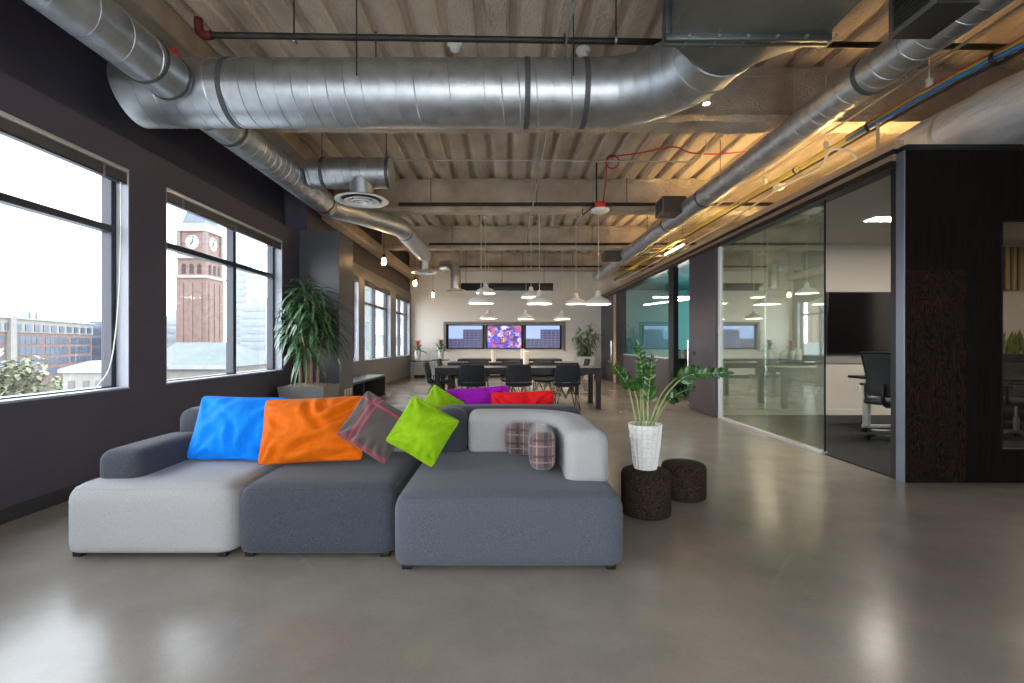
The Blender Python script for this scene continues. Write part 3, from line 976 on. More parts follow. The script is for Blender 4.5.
def zz(ctrl, start, size, nl):
    """one wand: a curved stem with paired leaflets; ctrl in room coordinates"""
    p = [V(c) - V(pt.location) for c in ctrl]
    path = smooth_path(p, 10)
    bm = B(); n = len(path); tube(bm, path, .006, 8, radii=[.0075 - .005 * i / n for i in range(n)]); st = finish('stem', bm, STEM, pt)
    bm = B(); k0 = int(n * start)
    for q in range(nl):
        f = k0 + (n - 1 - k0) * (q + .3) / nl
        i = min(int(f), n - 2); pos = path[i].lerp(path[i + 1], f - i)
        tg = (path[i + 1] - path[i]).normalized()
        vw = V((0, -1, .25)); sd = tg.cross(vw).normalized(); nr = sd.cross(tg).normalized()
        for sgn in (-1, 1):
            dd = (tg * RND.uniform(.45, .8) + sd * sgn * RND.uniform(.7, 1) + nr * RND.uniform(-.1, .75)).normalized()
            s_ = size * .82 * (1 - .35 * q / nl) * RND.uniform(.85, 1.15)
            leaflet(bm, pos + nr * .003, dd, (nr + sd * RND.uniform(-.5, .5)).normalized(), s_, s_ * .46)
    leaflet(bm, path[-1], (path[-1] - path[-2]), V((0, -1, .3)), size * .7, size * .3)
    o = finish('leaves', bm, LEAFZ, st)


D0 = 3.44
zz([at(637, 425, D0), at(632, 402, D0 - .02), at(627, 384, D0 - .06), at(613, 366, D0 - .12)], .55, .075, 9)
zz([at(641, 425, D0 + .03), at(637, 400, D0 + .08), at(632, 385, D0 + .12), at(622, 372, D0 + .18)], .5, .075, 8)
zz([at(644, 425, D0 - .02), at(643, 395, D0 - .03), at(642, 375, D0 - .06), at(638, 347, D0 - .1)], .42, .085, 12)
zz([at(648, 425, D0 - .04), at(648, 400, D0 - .07), at(650, 380, D0 - .1), at(652, 360, D0 - .14)], .3, .08, 11)
zz([at(650, 425, D0 + .03), at(657, 404, D0 + .03), at(667, 387, D0 + .05), at(686, 372, D0 + .1), at(697, 370, D0 + .12)], .58, .08, 9)
zz([at(653, 425, D0), at(661, 405, D0 - .03), at(672, 388, D0 - .06), at(690, 375, D0 - .08), at(726, 373, D0 - .12)], .62, .085, 15)
zz([at(654, 425, D0 + .06), at(662, 410, D0 + .16), at(674, 396, D0 + .27), at(692, 388, D0 + .36)], .5, .08, 8)
zz([at(641, 425, D0 + .06), at(641, 395, D0 + .14), at(641, 380, D0 + .18), at(642, 352, D0 + .22)], .5, .075, 9)

# ================================================================== PLANTER WITH TALL CANE PLANT
pl = thing('planter_plant', 'tall cane plant with long drooping leaves in a square slate planter by the pillar', 'plant', (-2.945, 7.295, 0))
bm = B()
a, b, h = .27, .34, .58
vs = [bm.verts.new((sx * a, sy * a, 0)) for sx, sy in ((-1, -1), (1, -1), (1, 1), (-1, 1))]
vt = [bm.verts.new((sx * b, sy * b, h)) for sx, sy in ((-1, -1), (1, -1), (1, 1), (-1, 1))]
vi = [bm.verts.new((sx * (b - .03), sy * (b - .03), h)) for sx, sy in ((-1, -1), (1, -1), (1, 1), (-1, 1))]
vj = [bm.verts.new((sx * (b - .05), sy * (b - .05), h - .1)) for sx, sy in ((-1, -1), (1, -1), (1, 1), (-1, 1))]
bm.faces.new(vs[::-1])
for k in range(4):
    k2 = (k + 1) % 4
    bm.faces.new((vs[k], vs[k2], vt[k2], vt[k])); bm.faces.new((vt[k], vt[k2], vi[k2], vi[k])); bm.faces.new((vi[k], vi[k2], vj[k2], vj[k]))
finish('planter', bm, PLANTER, pl, smooth=False)
bm = B()
gn = 16
gg = [[bm.verts.new((-.30 + .60 * i / gn, -.30 + .60 * j / gn, h + .0 + .03 * noise.noise(V((i * .7, j * .7, 3))) + .03 * math.sin(PI * i / gn) * math.sin(PI * j / gn))) for j in range(gn + 1)] for i in range(gn + 1)]
for i in range(gn):
    for j in range(gn):
        bm.faces.new((gg[i][j], gg[i + 1][j], gg[i + 1][j + 1], gg[i][j + 1]))
finish('gravel', bm, GRAVEL, pl)
canes = [((-.13, -.05), (-.27, -.06, 1.62)), ((-.04, .05), (-.10, .06, 1.98)), ((.05, -.08), (.08, -.05, 1.86)), ((.0, -.12), (-.05, -.16, 1.36)), ((.09, .08), (.20, .06, 1.58)), ((-.08, .12), (-.20, .1, 1.84))]
for (cx_, cy_), top in canes:
    bm = B(); p = smooth_path([(cx_, cy_, .5), (cx_ * 1.05, cy_ * 1.05, .9), (top[0], top[1], top[2])], 8)
    tube(bm, p, .022, 10, radii=[.026 - .008 * i / len(p) for i in range(len(p))]); cn = finish('cane', bm, CANE, pl)
    bm = B(); n = 62
    for k in range(n):
        f = k / n
        z = top[2] - .36 * (1 - f) ** 1.2 + .06 * f
        a_ = k * 2.399 + RND.uniform(-.3, .3); el = -.15 + 1.15 * f + RND.uniform(-.25, .25)
        t_ = max(0, min(1, (z - .5) / (top[2] - .5)))
        bp_ = V((cx_, cy_, 0)).lerp(V((top[0], top[1], 0)), t_); bp_.z = z
        L_ = RND.uniform(.42, .66) * (1 if f < .85 else .8)
        dd = V((math.cos(a_) * math.cos(el), math.sin(a_) * math.cos(el), math.sin(el)))
        bx_ = bp_ + V((dd.x, dd.y, 0)) * .02
        if bx_.x + dd.x * L_ < -.38:
            L_ *= .72
        blade(bm, bx_, dd, L_, .043, RND.uniform(1.2, 2.3), 8, .3)
    for v in bm.verts:
        v.co.x = max(v.co.x, -.40)
        v.co.y = min(v.co.y, .58)
    finish('leaves', bm, LEAF, cn)

# low cubby bench past the pillar and the outlets on the pillar
bn = thing('bench', 'low dark grey open-fronted bench under the windows past the pillar', 'bench', (-3.045, 9.9, 0))
bm = B(); bx(bm, -.30, .305, -1.2, 1.2, .455, .50, .004); finish('top', bm, BENCH, bn, smooth=False)
bm = B(); bx(bm, -.30, .29, -1.2, 1.2, .0, .03, .003); finish('base', bm, BENCH, bn, smooth=False)
for yy in (-1.18, -.50, 1.18):
    bm = B(); bx(bm, -.30, .30, yy - .02, yy + .02, .03, .455, .003); finish('divider', bm, BENCH, bn, smooth=False)
bm = B(); bx(bm, -.30, -.28, -1.16, 1.16, .03, .455); finish('back_panel', bm, BENCH, bn, smooth=False)
for k, (px_, nm) in enumerate(((345.2, 'left of'), (348.0, 'middle of'), (350.6, 'right of'))):
    yy = 2.715 * F / (505 - px_)
    t = thing('outlet', nm + ' the three ivory outlet plates low on the pillar side', 'outlet', (-2.715, yy, .37), 0, 'outlets on the pillar')
    bm = B(); bx(bm, .0, .008, -.04, .04, -.06, .06, .003); finish('plate', bm, CREAM, t)
    for z in (-.025, .025):
        bm = B(); bx(bm, .008, .011, -.015, .015, z - .014, z + .014, .002); finish('socket', bm, mat('socket_dark', (.25, .22, .19), .5), t)

# ================================================================== DUCTS
def helix(bm, p0, p1, r, pitch, w=.004, seg=28, ph=0.0):
    p0 = V(p0); p1 = V(p1); ax = (p1 - p0); L_ = ax.length; ax.normalize(); n, b = frame_of(ax)
    turns = L_ / pitch; k = int(turns * seg)
    tube(bm, [p0 + ax * (L_ * i / k) + (n * math.cos(2 * PI * turns * i / k + ph) + b * math.sin(2 * PI * turns * i / k + ph)) * r for i in range(k + 1)], w, 5)


def ring(bm, c, ax, r, w, t=.006):
    c = V(c); ax = V(ax).normalized()
    tube(bm, [c - ax * w / 2, c - ax * w / 2 + ax * .001, c + ax * w / 2 - ax * .001, c + ax * w / 2], r, 48, False, [r, r + t, r + t, r])


def duct_part(t, p0, p1, r, pitch, bands=(), bm_mat=GALV, name='pipe', seam=.004, bw=.05):
    bm = B(); tube(bm, [p0, V(p0).lerp(V(p1), .5), p1], r, 56); body = finish(name, bm, bm_mat, t)
    if pitch:
        bm = B(); helix(bm, p0, p1, r, pitch, seam); finish('spiral_seam', bm, GALV, body)
    ax = (V(p1) - V(p0)).normalized()
    for f in bands:
        bm = B(); ring(bm, V(p0).lerp(V(p1), f), ax, r, bw); finish('band', bm, BAND, body)
    return body


MY, MZ, MR = 4.55, 3.555, .298
t = thing('air_duct', 'fat silver spiral duct crossing the ceiling, elbowing into a square plenum', 'duct', (0, MY, MZ))
XE = .86
bd = duct_part(t, (-3.33, 0, 0), (XE, 0, 0), MR, .155, (.19, .843, .97), seam=.0055)
for v in bd.data.vertices:
    if v.co.x < -3.2:
        v.co.x = -3.50 - .06 * v.co.z / MR
# seamed elbow towards the camera
RE = .80
gore = 6
for k in range(gore):
    a0 = PI / 2 * k / gore; a1 = PI / 2 * (k + 1) / gore
    q = lambda a: V((XE + RE * math.sin(a), -RE * (1 - math.cos(a)), 0))
    bm = B(); tube(bm, [q(a0), q(a1)], MR, 56, False)
    # mitre the two ends onto their cutting planes
    finish('elbow_gore', bm, GALV, t)
    bm = B(); ring(bm, q(a1), V((math.cos(a1), -math.sin(a1), 0)), MR, .014, .006); finish('seam', bm, GALV, t)
EC = V((XE + RE, -RE, 0))
bm = B(); ring(bm, EC + V((0, -.03, 0)), (0, 1, 0), MR + .003, .05, .012); finish('collar', bm, STEEL, t)
# transition round -> rectangle
PX0, PX1, PZ0, PZ1, PYF = 1.135, 2.20, 3.315, 3.93, 3.37
bm = B(); n = 56
ra = []; rb = []
pc = V(((PX0 + PX1) / 2, PYF - MY, (PZ0 + PZ1) / 2 - MZ)); hw, hh = (PX1 - PX0) / 2, (PZ1 - PZ0) / 2
for k in range(n):
    a = 2 * PI * k / n; c_, s_ = math.cos(a), math.sin(a)
    ra.append(bm.verts.new(EC + V((MR * c_, -.05, MR * s_))))
    sc = 1 / max(abs(c_), abs(s_))
    rb.append(bm.verts.new(pc + V((hw * c_ * sc, 0, hh * s_ * sc))))
for k in range(n):
    bm.faces.new((ra[k], ra[(k + 1) % n], rb[(k + 1) % n], rb[k]))
finish('transition', bm, GALVD, t, angle=25)
bm = B()
for q in ((PX0 - .035, PX1 + .035, PZ0 - .035, PZ0 + .01), (PX0 - .035, PX1 + .035, PZ1 - .01, PZ1 + .035), (PX0 - .035, PX0 + .01, PZ0 + .01, PZ1 - .01), (PX1 - .01, PX1 + .035, PZ0 + .01, PZ1 - .01)):
    for dy in (0, -.055):
        bx(bm, q[0], q[1], PYF - MY - .018 + dy, PYF - MY + .018 + dy, q[2] - MZ, q[3] - MZ, .003)
fl = finish('flange', bm, mat('flange_steel', (.14, .16, .16), .35, .8), t)
for k in range(6):
    bm = B(); xx = PX0 + .12 + k * .2; tube(bm, [(xx, PYF - MY - .09, PZ0 - MZ - .018), (xx, PYF - MY + .035, PZ0 - MZ - .018)], .012, 6); finish('bolt', bm, STEEL, fl)
bm = B(); bx(bm, PX0, PX1, -2.2 - MY, PYF - MY - .05, PZ0 - MZ, PZ1 - MZ, .004); finish('plenum', bm, GALVD, t, smooth=False)
for xx in (-1.3, .6):
    for s in (-1, 1):
        bm = B(); tube(bm, [(xx, s * (MR + .02), -.0), (xx, s * (MR + .02), ZD - MZ + .02)], .006, 6); finish('hanger_rod', bm, PIPE, t)

# duct along the window wall
LX, LZ, LR = -2.93, 3.52, .19
t = thing('air_duct', 'silver round duct running along the window wall from overhead to the big cross duct', 'duct', (LX, 0, LZ))
duct_part(t, (0, -2.5, 0), (0, 4.235, 0), LR, .30, (.955, .995), seam=.0045, bw=.035)
bm = B(); bx(bm, .03, .10, 4.14, 4.2, .16, .22, .004); finish('damper_handle', bm, REDP, t)
t = thing('air_duct', 'silver duct beyond the cross duct, kinking twice down to a round ceiling diffuser', 'duct', (LX - .06, 4.86, LZ + .02))
p = [V((0, 0, 0)), V((0, 3.15, 0)), V((0, 3.35, 0)), V((.29, 3.74, 0)), V((.68, 4.44, 0)), V((.88, 4.84, 0)), V((.89, 5.12, 0)), V((.89, 7.84, -.03))]
bd = duct_part(t, p[0], p[1], LR, .13, (.12, .97), seam=.0042)
bm = B(); tube(bm, smooth_path([p[1], p[2], p[3], p[4]], 6), LR * .99, 40); finish('offset_bend', bm, GALV, t)
bm = B(); tube(bm, smooth_path([p[3], p[4], p[5], p[6]], 6), LR * .985, 40); finish('offset_bend', bm, GALV, t)
duct_part(t, p[6], p[7], LR * .98, .13, (.02, .97), seam=.006)
bm = B(); tube(bm, [p[7] + V((0, -.15, -.12)), p[7] + V((0, -.15, -.42))], .13, 32); finish('drop_neck', bm, GALV, t)


def diffuser(parent, c, r):
    bm = B(); lathe(bm, [(r * .45, .07), (r * .62, .05), (r * .97, .012), (r, 0), (r * .97, -.006), (r * .80, .004)], 40, c); d = finish('diffuser', bm, WHITEP, parent)
    for f in (.66, .42, .2):
        bm = B(); lathe(bm, [(r * f * .6, .03), (r * f, -.010 - .02 * (1 - f)), (r * f * .95, -.018 - .02 * (1 - f)), (r * f * .55, .02)], 40, c); finish('cone', bm, WHITEP, d)
    bm = B(); lathe(bm, [(0, .035), (r * .8, .035)], 30, c); finish('throat', bm, BLACK, d)


diffuser(t, p[7] + V((0, -.15, -.46)), .34)

t = thing('air_duct', 'short silver branch duct with a round diffuser, left of centre', 'duct', (0, 6.9, 3.64))
duct_part(t, (-2.775, 0, 0), (-1.62, 0, 0), .212, .12, (.18, .97), seam=.006)
bm = B(); tube(bm, [(-2.04, -.02, -.10), (-2.04, -.02, -.36)], .14, 40, radii=[.17, .15]); finish('drop_neck', bm, GALV, t)
diffuser(t, V((-2.04, -.02, -.40)), .375)
for xx in (-2.7, -1.75):
    bm = B(); tube(bm, [(xx, .22, 0), (xx, .22, ZD - 3.62)], .006, 6); finish('hanger_rod', bm, PIPE, t)

# right-hand spiral duct
RX, RZ, RR = 3.13, 3.50, .158
t = thing('air_duct', 'slim silver spiral duct running the length of the room above the glass partition', 'duct', (RX, 0, RZ))
duct_part(t, (0, -2.5, 0), (0, 16.4, 0), RR, .135, (.351, .532, .62), seam=.0035, bw=.05)
for yy in (3.6, 7.4, 11.2, 14.8):
    bm = B(); tube(bm, [(RR + .01, yy, 0), (RR + .01, yy, ZD - RZ)], .005, 6); finish('hanger_rod', bm, PIPE, t)


def vent_box(x0, x1, y0, y1, z0, z1):
    """grille box fixed to the slim duct t: housing > grille frame, louvres"""
    o = V(((x0 + x1) / 2, (y0 + y1) / 2, z0)) - V(t.location)
    hx, hy, hz = (x1 - x0) / 2, (y1 - y0) / 2, z1 - z0
    bm = B(); bx(bm, -hx + .012, hx, -hy, hy, 0, hz, .004); hs = finish('vent_box', bm, mat('vent_housing', (.055, .052, .05), .5, .4), t, smooth=False, loc=o)
    bm = B()
    for q in ((-hy, hy, 0, .035), (-hy, hy, hz - .035, hz), (-hy, -hy + .035, .035, hz - .035), (hy - .035, hy, .035, hz - .035)):
        bx(bm, -hx, -hx + .014, q[0], q[1], q[2], q[3], .002)
    finish('grille_frame', bm, mat('grille_frame_grey', (.20, .195, .19), .5, .5), hs, smooth=False)
    bm = B(); n = max(3, int((hz - .07) / .022))
    for k in range(n):
        box(bm, (-hx + .006, 0, .035 + (hz - .07) * (k + .5) / n), (.012, 2 * hy - .07, .004))
    finish('louvres', bm, mat('louvre_grey', (.13, .13, .13), .5, .5), hs, smooth=False)


vent_box(2.74, 3.10, 3.08, 3.45, 3.375, 3.68)
vent_box(2.66, 3.06, 8.15, 8.55, 3.42, 3.70)
vent_box(2.56, 3.04, 12.4, 12.8, 3.38, 3.60)
t = thing('air_duct', 'short dark branch duct reaching over the partition from the slim duct', 'duct', (3.34, 12.55, 3.585))
duct_part(t, (-.06, 0, 0), (1.0, 0, -.02), .09, 0, (.2,), bm_mat=GALVD)

# wrapped duct on the partition roof
t = thing('air_duct', 'fat foil-wrapped duct lying on the partition roof at far right', 'duct', (4.42, 4.1, 3.225))
bm = B(); n = 60; pts = []; rad = []
for i in range(n + 1):
    yy = -3.2 + 4.3 * i / n
    pts.append((.0, yy, .012 * math.sin(yy * 3))); rad.append(.285 + .010 * noise.noise(V((yy * 4, 0, 0))) + (.006 if i % 6 == 0 else 0))
tube(bm, pts, .28, 48, True, rad); finish('foil_wrap', bm, FOIL, t)
for yy in (-2.0, -.7, .6):
    bm = B(); ring(bm, (0, yy, 0), (0, 1, 0), .288, .04, .006); finish('strap', bm, mat('foil_tape', (.6, .58, .56), .3, .8), t)

# ------------------------------------------------------------------ pipes, conduits, cables, alarm
t = thing('sprinkler_pipe', 'dark sprinkler pipe before the big duct, with a red elbow at its end', 'pipe', (0, 4.35, 3.95))
bm = B(); tube(bm, [(-2.62, -.05, 0.0), (5.2, .14, .0)], .028, 16); finish('pipe', bm, PIPE, t)
bm = B(); tube(bm, smooth_path([(-2.61, -.05, 0), (-2.68, -.05, .0), (-2.72, -.05, .04), (-2.73, -.05, .12)], 5), .037, 14); finish('elbow', bm, REDD, t)
bm = B(); tube(bm, [(-2.73, -.05, .10), (-2.73, -.05, .14)], .024, 10); tube(bm, [(-2.73, -.05, .13), (-2.73, -.05, .15)], .036, 10); finish('riser', bm, REDD, t)
for xx in (-1.9, 1.0, 3.9):
    bm = B(); tube(bm, [(xx, .0, .03), (xx, .0, .40)], .007, 6); hr = finish('hanger_rod', bm, PIPE, t)
    bm = B(); ring(bm, (xx, .02, 0), (1, 0, 0), .029, .02, .006); finish('clamp', bm, STEEL, hr)
for yy, lab in ((9.12, 'dark sprinkler pipe along the ceiling beam behind the red alarm'), (12.75, 'dark sprinkler pipe on the second beam beyond the red alarm'), (16.45, 'dark sprinkler pipe high by the white end wall')):
    t = thing('sprinkler_pipe', lab, 'pipe', (0, yy, 3.84), 0, 'sprinkler pipes along beams')
    bm = B(); tube(bm, [(-2.0, 0, 0), (5.2, 0, 0)], .032, 12); finish('pipe', bm, PIPE, t)
    for xx in (-1.4, .6, 2.3):
        bm = B(); tube(bm, [(xx, 0, 0), (xx, 0, .49)], .007, 6); finish('hanger_rod', bm, PIPE, t)

bm = B(); tube(bm, smooth_path([(.55, 1.5, 3.9), (.55, 3, 3.9), (.55, 4.6, 3.9), (.55, 5.0, 3.88), (.53, 5.25, 3.75), (.505, 5.45, 3.7), (.503, 6, 3.695), (.503, 11.0, 3.695)], 6), .011, 10)
tag(finish('conduit', bm, CONDUIT), 'thin pale conduit running down the middle of the ceiling', 'conduit')
bm = B(); tube(bm, smooth_path([(-3.1, 7.5, 4.06), (0, 7.5, 4.05), (2.5, 7.5, 4.03), (2.86, 7.5, 4.03), (3.0, 7.45, 4.08), (3.08, 7.4, 4.2), (3.08, 7.4, 4.32)], 8), .012, 10)
tag(finish('conduit', bm, CONDUIT), 'thin conduit crossing the ceiling between duct and beam, curling up at its right end', 'conduit')
bm = B(); tube(bm, smooth_path([(2.45, 5.45, 4.2), (3.0, 5.4, 4.2), (3.2, 5.4, 4.15), (3.24, 5.4, 4.0), (3.24, 5.4, 3.66)], 6), .011, 10)
tag(finish('conduit', bm, CONDUIT), 'short conduit bending down the sprayed beam behind the square plenum', 'conduit')

t = thing('fire_alarm', 'red fire alarm sounder hanging from the ceiling on a dark stem', 'alarm', at(600, 208, 8.35))
bm = B(); box(bm, (0, 0, .04), (.17, .12, .13), .012); finish('housing', bm, REDP, t)
bm = B(); lathe(bm, [(0, -.10), (.10, -.095), (.155, -.06), (.16, -.025), (.1, -.02), (0, -.02)], 28); finish('white_cover', bm, WHITEP, t)
bm = B(); tube(bm, [(-.06, 0, .1), (-.06, 0, ZD - t.location.z + .02)], .014, 10); tube(bm, [(-.10, 0, .03), (-.3, .0, -.12), (-.3, 0, -.02)], .014, 8); finish('stem', bm, BLACK, t)
L0 = t.location
c = at(613, 161, 7.6)
loop = [at(603, 203, 8.3), at(606, 178, 7.9)] + [c + V((-.1 * math.cos(a), .01 * a, .1 * math.sin(a))) for a in [2 * PI * k / 10 * 1.25 for k in range(11)]] + [at(640, 153, 7.6), at(673, 147, 7.6), at(692, 153, 7.6), at(720, 154, 7.6), at(748, 151, 7.6)]
bm = B(); tube(bm, smooth_path(loop, 6), .011, 8)
tag(finish('alarm_cable', bm, CABR), 'red cable looping once above the alarm and running right along the ceiling', 'cable')

for nm, px_, py_ in (('left', 455, 46), ('right', 583, 52)):
    D_ = (ZD - .03 - H) * F / (CY - py_)
    t = thing('smoke_detector', 'white domed ceiling detector beside the dark pipe, %s of the pair' % nm, 'detector', (at(px_, py_, D_).x, D_, ZD), 0, 'ceiling detectors')
    bm = B(); lathe(bm, [(0, 0), (.075, 0), (.08, -.02), (.06, -.045)], 28); finish('base', bm, WHITEP, t)
    bm = B(); lathe(bm, [(.055, -.045), (.05, -.075), (.025, -.095), (0, -.1)], 28); finish('dome', bm, WHITEP, t)

# cable runs over the partition
cab = [V((3.66, 1.2, 3.30)), V((3.69, 2.6, 3.31)), V((3.70, 3.44, 3.34)), V((3.70, 3.9, 3.375)), V((3.70, 4.54, 3.40)), V((3.70, 5.2, 3.40)), V((3.70, 6.27, 3.41)), V((3.70, 8.1, 3.43)), V((3.70, 12.0, 3.42)), V((3.70, 16.5, 3.40))]
specs = [(CABY, .013, (.0, .032), 'yellow data cable in the bundle above the partition, uppermost strand'), (CABY, .013, (.034, .008), 'yellow data cable in the bundle above the partition, lower strand'),
         (CABB, .017, (-.016, -.008), 'blue cable bundled with yellow ones above the partition'), (CABK, .013, (.024, -.034), 'black cable under the blue and yellow bundle'), (CABR, .006, (-.032, .034), 'thin red cable riding on the yellow bundle')]
for m_, r_, (ox, oz), lab in specs:
    bm = B(); pp = []
    for i, q in enumerate(smooth_path(cab[:6] if m_ in (CABB, CABR) else cab, 7)):
        pp.append(q + V((ox + .006 * noise.noise(V((i * .4, ox * 90, 0))), 0, oz + .008 * noise.noise(V((i * .4, oz * 90, 4))))))
    tube(bm, pp, r_, 8); tag(finish('data_cable', bm, m_), lab, 'cable', 'cables above the partition')
for yy, lab in ((3.62, 'black cable tie round the bundle where the blue cable shows most'), (4.86, 'black cable tie round the bundle just above the open doorway'), (6.1, 'black cable tie round the yellow bundle over the glass panes')):
    q = min(smooth_path(cab, 20), key=lambda v: abs(v.y - yy))
    bm = B(); tube(bm, [q + V((0, -.02, 0)), q + V((0, -.019, 0)), q + V((0, .019, 0)), q + V((0, .02, 0))], .06 if yy < 6 else .046, 20, False)
    tag(finish('cable_tie', bm, CABK), lab, 'cable tie', 'cable ties on the bundle')
for k, yy in enumerate((4.21, 5.55, 6.85)):
    q = min(smooth_path(cab, 10), key=lambda v: abs(v.y - yy))
    t = thing('cable_hanger', 'white hanger clip holding the cable bundle, %s' % ('nearest, under the slim duct', 'second, over the open doorway', 'third, over the glass panes')[k], 'bracket', q + V((-.005, 0, -.02)), 0, 'cable hangers')
    bm = B(); box(bm, (0, 0, .10), (.05, .03, .09), .008); finish('clip', bm, PVCW, t)
    bm = B(); tube(bm, [(0, 0, .13), (0, 0, ZD - q.z + .04)], .005, 6); finish('rod', bm, PVCW, t)
bm = B(); tube(bm, [(3.50, 1.5, 3.49), (3.50, 16.5, 3.49)], .012, 8)
tag(finish('conduit', bm, CONDUIT), 'straight pale conduit just outside the slim duct', 'conduit')
bm = B(); tube(bm, smooth_path([at(857, 168, 5.15), at(857, 160, 5.15), at(851, 152, 5.15), at(838, 149, 5.2), at(830, 151, 5.3), at(826, 157, 5.4), at(821, 167, 5.5), at(800, 178, 5.9), at(780, 188, 6.3)], 6) + [V((3.62, 8.0, 3.17)), V((3.62, 16.5, 3.17))], .013, 8)
tag(finish('conduit', bm, PVCW), 'bent cream conduit that arches over onto the partition top', 'conduit')
bm = B(); box(bm, at(779, 187, 6.35), (.10, .14, .07), .012)
tag(finish('junction_box', bm, PVCW), 'small cream junction box on the bent conduit above the glass', 'junction box')
bm = B(); tube(bm, [V((3.55, 4.6, PT)), V((3.55, 4.6, 3.30))], .014, 8)
tag(finish('hanger_post', bm, WOODT), 'thin tan strut rising from the partition top by the doorway', 'strut')
# timber joists of the partition roof catching the lamp light
for k in range(9):
    bm = B(); yy = 5.6 + k * 1.3; bx(bm, 3.9, 6.5, yy - .025, yy + .025, 2.90, 3.10, .004)
    tag(finish('roof_joist', bm, WOODT), 'timber joist lying across the partition roof', 'joist', 'partition roof joists')

# ================================================================== LAMPS
def pendant(label, px_, rim, D_, r=.245):
    c = at(px_, rim, D_)
    t = thing('pendant_lamp', label, 'pendant lamp', c, 0, 'white pendant lamps over the tables')
    k = r / .245
    prof = [(.245, 0), (.248, .012), (.235, .045), (.20, .085), (.14, .118), (.085, .138), (.058, .17), (.047, .24), (.030, .268), (0, .272)]
    bm = B(); lathe(bm, [(a * k, b * k) for a, b in prof], 36)
    sh = finish('shade', bm, WHITEP, t, angle=60)
    so = sh.modifiers.new('thick', 'SOLIDIFY'); so.thickness = .004; so.offset = -1
    bm = B(); lathe(bm, [(0, .035), (.03, .042), (.042, .075), (.03, .11), (.018, .14)], 16); finish('bulb', bm, PBULB, t)
    bm = B(); tube(bm, [(0, 0, .26 * k), (0, 0, ZD - c.z)], .006, 6); finish('cord', bm, PVCW, t)
    bm = B(); lathe(bm, [(.05, ZD - c.z), (.05, ZD - c.z - .03), (.01, ZD - c.z - .05)], 16); finish('canopy', bm, WHITEP, t)


pendant('white pendant lamp over the nearest table, left end', 481, 303.5, 9.4)
pendant('white pendant lamp over the nearest table, middle', 539.5, 304, 9.4)
pendant('white pendant lamp over the nearest table, right end', 598.5, 304.5, 9.4)
pendant('white pendant lamp over the second table, highest at left', 485.5, 293.5, 11.85)
pendant('white pendant lamp over the second table, middle', 531, 297.5, 11.85)
pendant('white pendant lamp over the second table, right and lowest', 576, 304, 11.85)
pendant('white pendant lamp over the farthest table, left of the low row', 488.5, 318.7, 14.4)
pendant('white pendant lamp over the farthest table, middle of the low row', 526, 319.4, 14.4)
pendant('white pendant lamp over the farthest table, right of the low row', 562, 319.4, 14.4)

for k, (px_, py_, D_) in enumerate(((384, 262, 10.2), (415, 283.5, 13.5), (433, 295, 15.8))):
    c = at(px_, py_, D_)
    t = thing('bulb_lamp', 'glowing bare bulb hung by the windows, %s' % ('nearest the pillar', 'second from the pillar', 'farthest, by the end wall')[k], 'lamp', c, 0, 'bare bulbs by the windows')
    bm = B(); lathe(bm, [(0, -.075), (.034, -.066), (.047, -.03), (.045, .03), (.034, .07), (.03, .085)], 20); finish('bulb', bm, BULB, t)
    bm = B(); lathe(bm, [(.034, .08), (.036, .15), (.012, .17)], 16); finish('socket', bm, BLACK, t)
    bm = B(); tube(bm, [(0, 0, .16), (0, 0, ZD - c.z)], .005, 6); finish('cord', bm, CABK, t)

for k, (xx, yy, zz_) in enumerate(((4.25, 6.2, 3.02), (4.25, 8.6, 3.02), (3.86, 11.0, 3.33), (4.25, 13.6, 3.02), (4.6, 3.0, 3.02))):
    if k == 4:
        continue
    t = thing('batten_lamp', ('warm batten lamp on the partition roof over the glass panes', 'warm batten lamp on the partition roof over the plum door', 'bright warm batten lamp showing above the teal room', 'warm batten lamp on the partition roof near the far end')[k], 'lamp', (xx, yy, zz_), 0, 'batten lamps on the partition roof')
    bm = B(); bx(bm, -.04, .04, -.6, .6, -.05, -.005, .006); finish('body', bm, WHITEP, t)
    bm = B(); tube(bm, [(0, -.57, .02), (0, .57, .02)], .018, 12); finish('tube', bm, TUBE, t)
    bm = B(); bx(bm, -.02, .02, -.62, -.58, -.02, .045); bx(bm, -.02, .02, .58, .62, -.02, .045); finish('lampholder', bm, WHITEP, t)
    if zz_ > 3.2:
        for s in (-.5, .5):
            bm = B(); tube(bm, [(0, s, 0), (0, s, ZD - zz_)], .005, 6); finish('hanger_rod', bm, PIPE, t)
c = V((2.19, 5.25, 3.86))
t = thing('spot_lamp', 'small warm spot lamp tucked behind the duct elbow', 'lamp', c)
bm = B(); lathe(bm, [(0, .05), (.03, .05), (.036, .0), (.036, -.05)], 20); finish('can', bm, WHITEP, t)
bm = B(); lathe(bm, [(0, -.06), (.02, -.055), (.03, -.04)], 20); finish('bulb', bm, TUBE, t)
bm = B(); tube(bm, [(0, 0, .05), (0, 0, ZD - c.z)], .006, 6); finish('stem', bm, PIPE, t)

